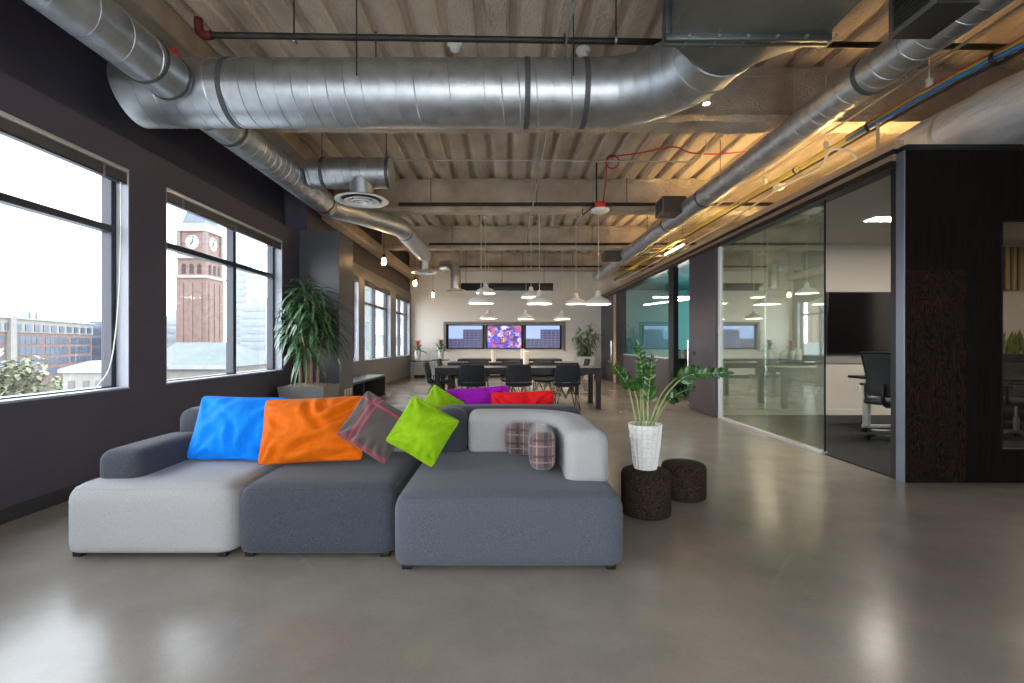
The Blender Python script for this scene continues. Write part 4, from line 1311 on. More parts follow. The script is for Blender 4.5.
# ================================================================== TABLES AND CHAIRS
def table(label, x0, x1, y0, y1, z=.76):
    t = thing('long_table', label, 'table', ((x0 + x1) / 2, (y0 + y1) / 2, 0), 0, 'long dark tables')
    hx, hy = (x1 - x0) / 2, (y1 - y0) / 2
    bm = B(); bx(bm, -hx, hx, -hy, hy, z - .05, z, .004); finish('tabletop', bm, TABLE, t, smooth=False)
    for sx in (-1, 1):
        for sy in (-1, 1):
            bm = B(); box(bm, (sx * (hx - .045), sy * (hy - .045), (z - .05) / 2), (.09, .09, z - .05), .004); finish('leg', bm, TABLE, t, smooth=False)
    bm = B()
    for sy in (-1, 1):
        bx(bm, -hx + .09, hx - .09, sy * (hy - .03) - .012, sy * (hy - .03) + .012, z - .13, z - .05)
    finish('apron', bm, TABLE, t, smooth=False)


table('long dark table nearest the sofa, with three chair backs towards us', -1.30, 1.78, 8.95, 9.85)
table('second long dark table, behind the one nearest the sofa', -1.36, 1.74, 11.4, 12.3)
table('farthest long dark table, in front of the television wall', -1.38, 1.66, 14.0, 14.9)


def make_chair(label, loc, rz, group):
    t = thing('shell_chair', label, 'chair', loc, rz, group)
    rows = [(.215, .425, .205, 0), (.19, .448, .22, 0), (.10, .45, .235, 0), (0, .442, .242, 0), (-.10, .438, .245, 0), (-.165, .455, .245, .3), (-.20, .51, .245, .7), (-.222, .60, .243, 1), (-.243, .70, .235, 1), (-.262, .79, .222, 1), (-.27, .84, .205, 1)]
    nu = 12

    def grid(rs):
        bm = B(); g = []
        for y, z, hw, b in rs:
            row = []
            for i in range(nu + 1):
                u = i / nu * 2 - 1
                row.append(bm.verts.new((hw * u, y + b * .075 * u * u, z + (1 - b) * .035 * u ** 4)))
            g.append(row)
        for a, c in zip(g, g[1:]):
            for i in range(nu):
                bm.faces.new((a[i], a[i + 1], c[i + 1], c[i]))
        return bm
    for nm, rs in (('seat', rows[:7]), ('backrest', rows[6:])):
        o = finish(nm, grid(rs), CHAIRF, t, angle=80)
        s = o.modifiers.new('thick', 'SOLIDIFY'); s.thickness = .035; s.offset = 0
        s = o.modifiers.new('soft', 'SUBSURF'); s.levels = 1; s.render_levels = 1
    for sx in (-1, 1):
        for sy in (-1, 1):
            bm = B(); tube(bm, [(sx * .10, sy * .10, .425), (sx * .225, sy * .215, .008)], .0065, 8); tube(bm, [(sx * .20, sy * .02, .425), (sx * .225, sy * .215, .01)], .005, 6)
            finish('leg', bm, BLACK, t)
    bm = B()
    for sx in (-1, 1):
        tube(bm, [(sx * .10, .10, .425), (-sx * .02, .0, .20), (sx * .10, -.10, .425)], .005, 6)
        tube(bm, [(.10, sx * .10, .425), (0, sx * .0, .18), (-.10, sx * .10, .425)], .005, 6)
    tube(bm, [(-.2, .02, .425), (.2, .02, .425)], .007, 6); tube(bm, [(-.1, .1, .425), (.1, .1, .425)], .006, 6); tube(bm, [(-.1, -.1, .425), (.1, -.1, .425)], .006, 6)
    finish('wire_brace', bm, BLACK, t)
    return t


G1 = 'chairs around the long tables'
ch = make_chair('dark chair with its back to us at the nearest table, leftmost of three', (-.59, 8.86, 0), 0, G1)
for x_, y_, rz, lab in ((.25, 8.86, 0, 'dark chair with its back to us at the nearest table, middle of three'),
                        (1.11, 8.84, dg(5), 'dark chair with its back to us at the nearest table, rightmost of three'),
                        (-.55, 10.0, PI, 'dark chair on the far side of the nearest table, left one'),
                        (.14, 10.02, PI, 'dark chair on the far side of the nearest table, middle one'),
                        (.80, 10.02, PI, 'dark chair on the far side of the nearest table, right one'),
                        (-1.32, 9.42, -PI / 2, 'dark chair at the left end of the nearest table, seen side-on'),
                        (-1.40, 11.85, -PI / 2, 'dark chair at the left end of the second table'),
                        (1.80, 11.85, PI / 2, 'dark chair at the right end of the second table'),
                        (-.62, 11.3, 0, 'dark chair at the near side of the second table, left one'),
                        (.28, 11.3, 0, 'dark chair at the near side of the second table, middle one'),
                        (.92, 11.3, 0, 'dark chair at the near side of the second table, right one')):
    dup(ch, (x_, y_, 0), rz, lab)

for x_, y_, lab in ((.415, 9.62, 'white cylinder vase on the nearest table'), (-.28, 11.85, 'white cylinder vase on the second table'), (.52, 14.3, 'white cylinder vase on the farthest table')):
    t = thing('cylinder_vase', lab, 'vase', (x_, y_, .761), 0, 'white vases on the tables')
    bm = B(); lathe(bm, [(0, 0), (.05, 0), (.056, .006), (.056, .295), (.05, .30), (.046, .295), (.046, .2), (0, .2)], 24); finish('body', bm, mat('vase_white', (.72, .66, .56), .5), t)
    bm = B(); lathe(bm, [(.0563, .285), (.058, .29), (.0563, .296)], 24); finish('rim', bm, WHITEP, t)

# televisions in the niche
for x_, kind, lab in ((-1.42, 'city', 'television showing blue sky and flats, left of three in the wall niche'), (-.02, 'art', 'television showing a bright purple abstract picture, middle of the wall niche'), (1.365, 'city', 'television showing blue sky and flats, right of three in the wall niche')):
    t = thing('television', lab, 'television', (x_, YF + .12, 1.455), 0, 'televisions in the wall niche')
    bm = B(); bx(bm, -.675, .675, -.03, .05, -.43, .43, .008); finish('casing', bm, BEZEL, t)
    bm = B(); bx(bm, -.605, .605, -.036, -.0305, -.405, .405); finish('screen', bm, MATS.get('screen_' + kind) or screen_mat('screen_' + kind, kind), t, smooth=False)
    bm = B(); bx(bm, -.12, .12, .05, .099, -.12, .12); finish('wall_bracket', bm, BLACK, t)

t = thing('projector_screen', 'long black projection screen housing hung high in front of the end wall', 'projector screen', (0, 16.1, 3.0))
bm = B(); bx(bm, -1.62, 1.60, -.1, .1, -.03, .22, .01); finish('housing', bm, BLACK, t)
for xx in (-1.3, -.1, 1.3):
    bm = B(); tube(bm, [(xx, 0, .2), (xx, 0, 1.35)], .008, 6); finish('hanger_rod', bm, PIPE, t)
bm = B(); bx(bm, -1.55, 1.55, -.02, .02, -.05, -.03); finish('bottom_bar', bm, ALU, t)
t = thing('air_duct', 'silver vertical duct ending in a round diffuser left of the black screen housing', 'duct', (-1.56, 15.3, 2.86))
bm = B(); tube(bm, smooth_path([(0, 0, .06), (0, 0, .5), (-.05, .1, .75), (-.2, .3, .88), (-.5, .5, .9)], 6), .16, 28); finish('pipe', bm, GALV, t)
diffuser(t, V((0, 0, .02)), .33)

# ================================================================== FAR PLANTS
def small_table(label, x0, x1, y0, y1, z):
    t = thing('side_table', label, 'side table', ((x0 + x1) / 2, (y0 + y1) / 2, 0), 0, 'side tables under the bromeliads')
    hx, hy = (x1 - x0) / 2, (y1 - y0) / 2
    bm = B(); bx(bm, -hx, hx, -hy, hy, z - .03, z, .004); finish('tabletop', bm, TABLE, t, smooth=False)
    for sx in (-1, 1):
        for sy in (-1, 1):
            bm = B(); box(bm, (sx * (hx - .02), sy * (hy - .02), (z - .03) / 2), (.03, .03, z - .03), .002); finish('leg', bm, STEEL, t, smooth=False)


small_table('small steel-legged side table in the far left corner', -3.25, -2.58, 16.55, 17.1, .62)
small_table('small steel-legged side table right of the one in the corner', -2.5, -1.95, 16.5, 17.05, .66)


def bromeliad(label, x, y, z, red):
    t = thing('vase_plant', label, 'plant', (x, y, z), 0, 'spiky plants in tall white vases')
    bm = B(); lathe(bm, [(0, 0), (.075, 0), (.085, .01), (.115, .34), (.118, .35), (.108, .35), (.1, .3), (0, .3)], 24); finish('vase', bm, POTW, t)
    bm = B()
    for k in range(26):
        a = k * 2.4; el = .35 + .04 * k
        blade(bm, (0, 0, .31), (math.cos(a), math.sin(a), math.tan(min(1.35, el)) * .6), RND.uniform(.34, .5), .06, .9, 6)
    finish('leaves', bm, LEAF, t)
    bm = B()
    for k in range(22):
        a = k * 2.4; zz_ = .42 + .010 * k
        blade(bm, (0, 0, zz_), (math.cos(a), math.sin(a), 1.1), .2, .06, .6, 4)
    tube(bm, [(0, 0, .3), (0, 0, .62)], .012, 8)
    finish('bract', bm, LEAFR if red else mat('rust_bract', (.22, .10, .05), .5, col2=(.10, .14, .04), scale=20), t)


bromeliad('red-flowered spiky plant in a white vase in the far left corner', -3.03, 16.8, .62, True)
bromeliad('rust-tipped spiky plant in a white vase, second from the corner', -2.22, 16.75, .66, False)

t = thing('planter_plant', 'bushy bamboo-like plant in a tall pale planter by the end wall', 'plant', (2.72, 16.5, 0))
bm = B(); a, b, h = .26, .31, .78
for (w0, z0), (w1, z1) in (((a, 0), (b, h)), ((b, h), (b - .03, h)), ((b - .03, h), (b - .05, h - .08)), ((b - .05, h - .08), (.001, h - .08))):
    q0 = [bm.verts.new((sx * w0, sy * w0, z0)) for sx, sy in ((-1, -1), (1, -1), (1, 1), (-1, 1))]; q1 = [bm.verts.new((sx * w1, sy * w1, z1)) for sx, sy in ((-1, -1), (1, -1), (1, 1), (-1, 1))]
    for k in range(4):
        bm.faces.new((q0[k], q0[(k + 1) % 4], q1[(k + 1) % 4], q1[k]))
bmesh.ops.remove_doubles(bm, verts=bm.verts, dist=.0005)
finish('planter', bm, PLANTER2, t, smooth=False)
for k in range(9):
    a = k * 2.4; r0 = .05 + .018 * k; tipx, tipy, tipz = math.cos(a) * (.24 + .035 * k), math.sin(a) * .25, RND.uniform(1.4, 2.1)
    bm = B(); p = smooth_path([(math.cos(a) * r0, math.sin(a) * r0, .68), (math.cos(a) * r0 * 1.3, math.sin(a) * r0 * 1.2, 1.1), (tipx, tipy, tipz)], 6); tube(bm, p, .012, 6); cn = finish('cane', bm, STEM, t)
    bm = B()
    for q in range(44):
        f = .22 + .78 * (q / 44); i = min(int(f * (len(p) - 1)), len(p) - 2)
        a2 = q * 2.4 + k; blade(bm, p[i] + V((RND.uniform(-.04, .04), RND.uniform(-.04, .04), RND.uniform(-.03, .03))), (math.cos(a2), math.sin(a2), RND.uniform(-.1, .6)), RND.uniform(.2, .34), .04, 1.1, 4)
    finish('leaves', bm, LEAF, cn)

# ================================================================== MEETING ROOM
t = thing('television', 'wide black unlit wall screen in the meeting room', 'television', (6.6, 8.10, 1.55))
bm = B(); bx(bm, -1.24, 1.24, -.07, -.02, -.52, .52, .006); finish('casing', bm, BEZEL, t)
bm = B(); bx(bm, -1.225, 1.225, -.073, -.0702, -.49, .505); finish('screen', bm, TVB, t, smooth=False)
bm = B(); bx(bm, -.1, .0, -.076, -.0735, -.511, -.497); finish('indicator', bm, ALU, t)
bm = B(); bx(bm, -.3, .3, -.02, -.001, -.2, .2); finish('bracket', bm, BLACK, t)


def office_chair(label, loc, rz):
    t = thing('office_chair', label, 'office chair', loc, rz, 'meeting room chairs')
    base = []
    for k in range(5):
        a = 2 * PI * k / 5 + .3; d = V((math.cos(a), math.sin(a), 0))
        bm = B(); tube(bm, [d * .03 + V((0, 0, .10)), d * .30 + V((0, 0, .075))], .018, 8, radii=[.026, .016]); l = finish('leg', bm, STEEL, t)
        bm = B(); c = d * .30 + V((0, 0, .032)); s = d.cross(V((0, 0, 1)))
        tube(bm, [c - s * .022, c - s * .006], .031, 14); tube(bm, [c + s * .006, c + s * .022], .031, 14); tube(bm, [c, c + V((0, 0, .05))], .008, 6); finish('caster', bm, BLACK, l)
    bm = B(); tube(bm, [(0, 0, .08), (0, 0, .28)], .03, 14); tube(bm, [(0, 0, .25), (0, 0, .43)], .018, 12); finish('gas_column', bm, STEEL, t)
    bm = B(); rbox(bm, (0, .02, .475), (.50, .48, .075), .035, 8, (0, 0, .008)); finish('seat', bm, CABK, t, angle=80)
    # curved mesh back in a frame
    bm = B(); g = []
    for j in range(9):
        v = j / 8; row = []
        for i in range(9):
            u = i / 8 * 2 - 1
            row.append(bm.verts.new((u * (.235 - .03 * (1 - v) + .01 * v), -.24 - .07 * v + .05 * u * u + .04 * math.sin(PI * v), .56 + .52 * v)))
        g.append(row)
    for a_, c_ in zip(g, g[1:]):
        for i in range(8):
            bm.faces.new((a_[i], a_[i + 1], c_[i + 1], c_[i]))
    edge = [v.co.copy() for v in g[0]] + [r[-1].co.copy() for r in g[1:]] + [v.co.copy() for v in g[-1][::-1][1:]] + [r[0].co.copy() for r in g[::-1][1:]]
    o = finish('back_mesh', bm, mat('chair_mesh', (.05, .048, .055), .8, spec=.2), t)
    so = o.modifiers.new('thick', 'SOLIDIFY'); so.thickness = .006
    bm = B(); tube(bm, edge, .014, 8); finish('back_frame', bm, BLACK, t)
    bm = B(); tube(bm, smooth_path([(0, -.05, .42), (0, -.22, .44), (0, -.28, .55), (0, -.26, .70)], 5), .022, 8); finish('spine', bm, BLACK, t)
    for s in (-1, 1):
        bm = B(); tube(bm, smooth_path([(s * .2, .0, .44), (s * .29, -.02, .46), (s * .31, -.02, .56), (s * .31, -.02, .665)], 5), .015, 8); ar = finish('arm', bm, BLACK, t)
        bm = B(); box(bm, (s * .31, .03, .675), (.075, .25, .03), .012); finish('arm_pad', bm, CABK, ar)
    return t


office_chair('black mesh office chair just inside the open meeting room doorway', (4.80, 5.95, .012), dg(-62))
office_chair('black mesh office chair seen through the smoked window at far right', (6.35, 6.0, .012), dg(25))
t = thing('meeting_table', 'pale-legged meeting table in the glass-walled room', 'table', (6.50, 6.62, .012))
bm = B(); bx(bm, -1.52, 1.6, -.40, .40, .70, .735, .006); finish('tabletop', bm, TABLE, t, smooth=False)
for sx in (-1.62, 1.3):
    bm = B(); box(bm, (sx, -.1, .39), (.05, .09, .62), .006); bx(bm, min(sx, sx + .3), sx + .32, -.14, -.06, .66, .70, .004); bx(bm, sx - .05, sx + .55, -.13, -.07, .06, .10, .006); lg = finish('leg', bm, ALU, t, smooth=False)
    for q in (-.03, .5):
        bm = B(); tube(bm, [(sx + q, -.125, .032), (sx + q, -.075, .032)], .031, 14); finish('caster', bm, BLACK, lg)
t = thing('planter_plant', 'yellow-edged snake plants in a black trough on the cabinet seen through the smoked window', 'plant', (8.0, 7.66, .91))
bm = B(); bx(bm, -.55, .55, -.1, .1, 0, .14, .006); finish('trough', bm, BEZEL, t, smooth=False)
bm = B()
for k in range(44):
    blade(bm, (RND.uniform(-.5, .5), RND.uniform(-.05, .05), .12), (RND.uniform(-.3, .3), RND.uniform(-.3, .2), 1), RND.uniform(.22, .42), .06, .15, 5, .4, 1, RND.uniform(-1, 1))
finish('leaves', bm, LEAFY, t)
t = thing('cabinet', 'low dark cabinet against the meeting room back wall', 'cabinet', (7.95, 7.72, .012))
bm = B(); bx(bm, -.9, .9, -.25, .3, .06, .896, .005); finish('body', bm, BENCH, t, smooth=False)
bm = B(); bx(bm, -.86, .86, -.2, .28, 0, .06); finish('plinth', bm, BLACK, t, smooth=False)
for k in range(3):
    bm = B(); bx(bm, -.88 + k * .59, -.31 + k * .59, -.268, -.25, .09, .88, .004); dq = finish('door', bm, BENCH, t, smooth=False)
    bm = B(); tube(bm, [(-.36 + k * .59, -.285, .55), (-.36 + k * .59, -.285, .7)], .006, 6); finish('handle', bm, ALU, dq)
t = thing('slat_panel', 'warm timber slat panel high on the meeting room back wall', 'wall panel', (8.25, 8.09, 2.1))
bm = B(); bx(bm, -.62, .62, -.02, -.005, 0, .72); finish('backing', bm, mat('slat_backing', (.05, .035, .02), .8), t, smooth=False)
for k in range(11):
    bm = B(); bx(bm, -.60 + k * .115, -.545 + k * .115, -.06, -.02, 0, .72, .003); finish('slat', bm, SLATW, t, smooth=False)
t = thing('outlet', 'ivory outlet plate low on the meeting room back wall', 'outlet', (at(858, 387, 8.09).x, 8.10, .46))
bm = B(); bx(bm, -.035, .035, -.008, 0, -.055, .055, .003); finish('plate', bm, CREAM, t)
bm = B(); bx(bm, -.014, .014, -.011, -.008, -.035, -.008, .002); bx(bm, -.014, .014, -.011, -.008, .008, .035, .002); finish('socket', bm, MATS['socket_dark'], t)
for k, (xx, yy, lab) in enumerate(((5.2, 6.35, 'bright ceiling panel light seen through the meeting room doorway'), (7.4, 6.35, 'added ceiling panel light hidden deeper inside the meeting room, to brighten it'), (6.4, 4.9, 'added ceiling panel light hidden behind the veneered end wall, left'), (7.9, 4.9, 'added ceiling panel light hidden behind the veneered end wall, right'), (6.2, 10.4, 'added hidden panel light that brightens the teal room, nearer one'), (6.2, 13.2, 'added hidden panel light that brightens the teal room, farther one'))):  # only the doorway panel is a seen fixture; the others are added fill
    t = thing('ceiling_light', lab, 'ceiling light', (xx, yy, 2.87), 0, 'meeting room ceiling lights')
    bm = B(); bx(bm, -.42, .42, -.12, .12, -.03, 0, .004); finish('frame', bm, WHITEP, t, smooth=False)
    bm = B(); bx(bm, -.40, .40, -.10, .10, -.034, -.0305); finish('diffuser', bm, LEDW, t, smooth=False)

# teal room: linear pendants, shelf with baskets
for k, (a, b, lab) in enumerate(((V((3.75, 12.2, 2.38)), V((5.0, 12.2, 2.38)), 'straight glowing linear pendant in the teal room'), (V((3.72, 12.9, 2.24)), V((4.6, 10.6, 2.26)), 'slanting glowing linear pendant in the teal room'))):
    t = thing('linear_lamp', lab, 'lamp', (a + b) / 2, 0, 'linear pendants in the teal room')
    hv = (b - a) / 2; d = hv.normalized()
    bm = B(); tube(bm, [-hv, hv], .010, 8); finish('diffuser', bm, emis('teal_room_led', (1, .95, .88), 8), t)
    bm = B(); tube(bm, [-hv + V((0, 0, .02)), hv + V((0, 0, .02))], .010, 6); finish('body', bm, ALU, t)
    for s in (-.6, .6):
        bm = B(); tube(bm, [hv * s + V((0, 0, .03)), hv * s + V((0, 0, 2.87 - a.z))], .003, 5); finish('cord', bm, PVCW, t)
t = thing('shelf_unit', 'dark low shelf unit just inside the teal room', 'shelf', (4.25, 11.3, 0))
bm = B(); bx(bm, -.5, .6, -.2, .2, .84, .87, .003); finish('top', bm, BENCH, t, smooth=False)
bm = B(); bx(bm, -.5, .6, -.2, .2, .42, .45, .003); finish('shelf', bm, BENCH, t, smooth=False)
for xx in (-.485, .585):
    bm = B(); bx(bm, xx - .015, xx + .015, -.2, .2, 0, .84, .002); finish('side_panel', bm, BENCH, t, smooth=False)
bm = B(); bx(bm, -.47, .57, .18, .2, 0, .84); finish('back_panel', bm, BENCH, t, smooth=False)
for k, xx in enumerate((4.02, 4.27, 4.52)):
    t = thing('basket', 'woven basket of dark items on the teal room shelf, %s of three' % ('left', 'middle', 'right')[k], 'basket', (xx, 11.27, .871), 0, 'baskets on the teal room shelf')
    bm = B(); lathe(bm, [(0, 0), (.085, 0), (.10, .16), (.104, .17), (.095, .165), (.085, .1), (0, .1)], 18); finish('body', bm, WOODT, t)
    for q in range(5):
        bm = B(); lathe(bm, [(0, 0), (.03, .01), (.042, .04), (.03, .075), (0, .085)], 10, (.045 * math.cos(q * 1.26), .045 * math.sin(q * 1.26), .12)); finish('item', bm, REDD if q % 2 else TABLE, t)

# ================================================================== THE CITY OUTSIDE
BRICK = mat('far_brick', (0.123, 0.077, 0.066), .9, col2=(0.152, 0.100, 0.085), scale=.6)
STONE = mat('far_stone', (0.185, 0.168, 0.151), .9, col2=(0.213, 0.196, 0.179), scale=.5)
GLZ = mat('far_glazing', (0.042, 0.054, 0.078), .3, col2=(0.068, 0.084, 0.112), scale=.3)
PALE = mat('far_pale', (0.205, 0.212, 0.219), .9, col2=(0.239, 0.246, 0.253), scale=.4)
SLATE = mat('far_slate', (0.068, 0.083, 0.105), .8, col2=(0.090, 0.105, 0.128), scale=.4)
SAGE = mat('far_sage_roof', (0.079, 0.091, 0.087), .8, col2=(0.098, 0.110, 0.104), scale=.2)
bm = B(); bx(bm, -420, -6, -80, 420, -14.2, -14)
o = finish('street', bm, mat('far_street', (.30,.30,.30), .9, col2=(.36,.36,.355), scale=.05), smooth=False); o['kind'] = 'structure'

t = thing('clock_tower', 'tall brick clock tower with pyramid roof, outside the second window', 'tower', (-97.5, 154.7, -14))
W2 = 4.65


def tz(y):
    return H + (CY - y) / F * 150 + 14


bm = B(); bx(bm, -W2, W2, -W2, W2, 0, tz(277)); finish('shaft', bm, BRICK, t, smooth=False)
for s in (-.62, 0, .62):
    bm = B(); bx(bm, s * W2 - .5, s * W2 + .5, -W2 - .25, -W2, 4, tz(282)); bx(bm, W2, W2 + .25, s * W2 - .5, s * W2 + .5, 4, tz(282)); finish('pilaster', bm, BRICK, t, smooth=False)
bm = B(); bx(bm, -W2 - .5, W2 + .5, -W2 - .5, W2 + .5, tz(278), tz(275)); finish('string_course', bm, STONE, t, smooth=False)
bm = B(); bx(bm, -W2 + .2, W2 - .2, -W2 + .2, W2 - .2, tz(275), tz(257)); finish('belfry', bm, BRICK, t, smooth=False)
for s in (-.52, 0, .52):
    for ax in (0, 1):
        bm = B()
        pts = [(-.62, tz(273.5)), (.62, tz(273.5)), (.62, tz(265.5)), (.44, tz(264)), (0, tz(263.3)), (-.44, tz(264)), (-.62, tz(265.5))]
        f0 = []; f1 = []
        for u, z in pts:
            if ax == 0:
                f0.append(bm.verts.new((s * W2 + u, -W2 + .1, z))); f1.append(bm.verts.new((s * W2 + u, -W2 + .35, z)))
            else:
                f0.append(bm.verts.new((W2 - .1, s * W2 + u, z))); f1.append(bm.verts.new((W2 - .35, s * W2 + u, z)))
        bm.faces.new(f0); bm.faces.new(f1[::-1])
        for k in range(len(pts)):
            bm.faces.new((f0[k], f0[(k + 1) % 7], f1[(k + 1) % 7], f1[k]))
        finish('arch_opening', bm, mat('far_dark_arch', (.035,.024,.022), .9), t, smooth=False)
bm = B(); bx(bm, -W2 - .6, W2 + .6, -W2 - .6, W2 + .6, tz(258.5), tz(254)); finish('cornice', bm, STONE, t, smooth=False)
bm = B(); bx(bm, -W2 + .7, W2 - .7, -W2 + .7, W2 - .7, tz(254), tz(231)); cs = finish('clock_stage', bm, BRICK, t, smooth=False)
for ax in (0, 1):
    Wc = W2 - .7
    n_ = V((0, -1, 0)) if ax == 0 else V((1, 0, 0)); u_ = V((1, 0, 0)) if ax == 0 else V((0, 1, 0)); c = n_ * Wc + V((0, 0, tz(241.5)))
    bm = B(); tube(bm, [c, c + n_ * .15], 2.15, 32); f = finish('clock_face', bm, mat('clock_white', (.3,.295,.29), .6), cs)
    bm = B()
    for k in range(12):
        a = PI / 6 * k; d = u_ * math.sin(a) + V((0, 0, math.cos(a))); tube(bm, [c + n_ * .2 + d * 1.6, c + n_ * .2 + d * 1.95], .13, 6)
    finish('hour_marks', bm, BLACK, f)
    for a, L_, w in ((dg(218), 1.1, .16), (dg(12), 1.7, .11)):
        d = u_ * math.sin(a) + V((0, 0, math.cos(a))); bm = B(); tube(bm, [c + n_ * .24 - d * .3, c + n_ * .24 + d * L_], w, 6); finish('clock_hand', bm, BLACK, f)
for sx in (-1, 1):
    for sy in (-1, 1):
        bm = B(); box(bm, (sx * (W2 - .6), sy * (W2 - .6), (tz(254) + tz(231)) / 2), (1.1, 1.1, tz(231) - tz(254))); finish('corner_pier', bm, mat('far_brown_stone', (.13, .105, .095), .9), t, smooth=False)
bm = B(); bx(bm, -W2 - .1, W2 + .1, -W2 - .1, W2 + .1, tz(231), tz(226.5)); finish('parapet', bm, STONE, t, smooth=False)
bm = B(); bx(bm, -W2 + 1, W2 - 1, -W2 + 1, W2 - 1, tz(226.5), tz(222)); finish('attic', bm, STONE, t, smooth=False)
bm = B()
q0 = [bm.verts.new((sx * (W2 - 1), sy * (W2 - 1), tz(222))) for sx, sy in ((-1, -1), (1, -1), (1, 1), (-1, 1))]
q1 = [bm.verts.new((sx * .3, sy * .3, tz(178))) for sx, sy in ((-1, -1), (1, -1), (1, 1), (-1, 1))]
for k in range(4):
    bm.faces.new((q0[k], q0[(k + 1) % 4], q1[(k + 1) % 4], q1[k]))
bm.faces.new(q1)
finish('pyramid_roof', bm, SLATE, t, smooth=False)

# brick office block outside the near window
ang = math.atan2(.954, -.30)
t = thing('office_building', 'red brick office block with pale top storey, outside the nearest window', 'building', (-142.5, 140, -14))
t.rotation_euler = (0, 0, ang)      # local X runs along the facade, -Y (towards us) is local +... street side


def bz(y):
    return H + (CY - y) / F * 150 + 14


LEN = 44.0
bm = B(); bx(bm, -46, LEN, 0, 30, 0, bz(323)); finish('brick_body', bm, BRICK, t, smooth=False)
for (x0, x1) in ((-.2, 13.6), (15.2, 28.2), (30.0, 42.5), (-18.0, -3.6), (-34.5, -20.0)):
    for y0, y1 in ((337, 344), (347, 354.5), (358, 365), (369, 376)):
        bm = B(); bx(bm, x0, x1, -.1, .2, bz(y1), bz(y0)); w = finish('window_band', bm, GLZ, t, smooth=False)
        bm = B()
        for k in range(1, 5):
            xx = x0 + (x1 - x0) * k / 5; bx(bm, xx - .2, xx + .2, -.16, -.1, bz(y1), bz(y0))
        finish('glazing_bars', bm, SLATE, w, smooth=False)
bm = B(); bx(bm, -46, LEN + .3, -.3, 29, bz(333), bz(320.5)); finish('top_storey', bm, STONE, t, smooth=False)
for k in range(20):
    x0 = -44 + k * 4.42
    bm = B(); bx(bm, x0, x0 + 2.7, -.5, -.2, bz(331.5), bz(325)); finish('window', bm, GLZ, t, smooth=False)
bm = B(); bx(bm, -46.3, LEN + .6, -.9, 29, bz(320.5), bz(319)); finish('cornice', bm, PALE, t, smooth=False)
bm = B(); bx(bm, -2.9, -.3, -1.0, 1, 0, bz(318)); finish('stone_pier', bm, STONE, t, smooth=False)
for x0 in (16, 19.5, 23):
    bm = B(); bx(bm, x0, x0 + 2.6, 6, 10, bz(319), bz(310)); finish('roof_plant', bm, PALE, t, smooth=False)
t = thing('office_building', 'blue-grey glazed block beside the brick office', 'building', (-152, 188, -14))
bm = B(); bx(bm, -10, 5, 0, 15, 0, 24); finish('body', bm, mat('far_blue', (0.075, 0.096, 0.128), .6), t, smooth=False)
for k in range(5):
    bm = B(); bx(bm, -9.5, 4.5, -.2, 0, 3 + k * 4, 5.5 + k * 4); finish('window_band', bm, GLZ, t, smooth=False)
t = thing('pavilion', 'small white pavilion with low gable in front of the brick office', 'building', (-80, 92, -14))
bm = B(); bx(bm, -4.2, 4, 0, 8, 0, 9.7); finish('walls', bm, STONE, t, smooth=False)
bm = B(); bx(bm, -4.8, 4.6, -.5, 8.5, 9.7, 10.4); finish('cornice', bm, PALE, t, smooth=False)
bm = B(); vs = [bm.verts.new(p) for p in ((-4.8, -.5, 10.4), (4.6, -.5, 10.4), (4.6, 8.5, 10.4), (-4.8, 8.5, 10.4), (1, -.5, 12), (1, 8.5, 12))]
for f in ((0, 1, 4), (2, 3, 5), (0, 4, 5, 3), (1, 2, 5, 4)):
    bm.faces.new([vs[i] for i in f])
finish('roof', bm, PALE, t, smooth=False)
for xx in (-2.6, .2, 2.6):
    bm = B(); bx(bm, xx - .6, xx + .6, -.1, .1, 4.5, 8.2); finish('window', bm, mat('far_dim_window', (.10,.095,.09), .6), t, smooth=False)


def tree(label, x, y, z0, h, r, m):
    t = thing('street_tree', label, 'tree', (x, y, z0), 0, 'street trees outside')
    bm = B(); tube(bm, [(0, 0, 0), (.1, 0, h * .45)], .25, 8); finish('trunk', bm, CANE, t)
    bm = B(); rr = random.Random(int(x * 10))
    for k in range(900):
        a = rr.uniform(0, 2 * PI); e = math.asin(rr.uniform(-.8, 1)); q = r * rr.uniform(.45, 1) * (1 + .25 * math.sin(a * 3 + e * 5))
        c = V((math.cos(a) * math.cos(e) * q, math.sin(a) * math.cos(e) * q, h * .62 + math.sin(e) * q * .8))
        blade(bm, c, (rr.uniform(-1, 1), rr.uniform(-1, 1), rr.uniform(-.5, 1)), r * .22, r * .12, .5, 2)
    finish('crown', bm, m, t)


tree('pale olive street tree low at the left edge of the nearest window', -70, 68, -14, 15.0, 5.2, mat('far_olive_leaf', (0.138, 0.145, 0.081), .8, col2=(0.210, 0.201, 0.138), scale=.4))
tree('small green street tree in front of the brick office', -92, 102, -14, 9.5, 2.6, mat('far_green_leaf', (0.068, 0.153, 0.051), .8, col2=(0.119, 0.204, 0.076), scale=.4))

t = thing('station_hall', 'long low hall with pale sage roof below the clock tower', 'building', (-76, 112, -14))
bm = B(); bx(bm, -8, 12, 0, 26, 0, 10.0); finish('walls', bm, STONE, t, smooth=False)
bm = B(); vs = [bm.verts.new(p) for p in ((-9, -1, 10), (14, -1, 10), (14, 27, 10), (-9, 27, 10), (-9, 13, 15.6), (5, 13, 15.6))]
for f in ((0, 1, 5, 4), (1, 2, 5), (2, 3, 4, 5), (0, 4, 3)):
    bm.faces.new([vs[i] for i in f])
finish('roof', bm, SAGE, t, smooth=False)
bm = B(); bx(bm, -9.3, 14.3, -1.4, -1, 9.4, 10.3); finish('gutter', bm, PALE, t, smooth=False)
t = thing('parapet_roof', 'pale flat rooftop with low parapet just below the second window', 'rooftop', (-48, 58, -14))
bm = B(); bx(bm, 4.5, 24, 0, 40, 0, 9.6); finish('block', bm, PALE, t, smooth=False)
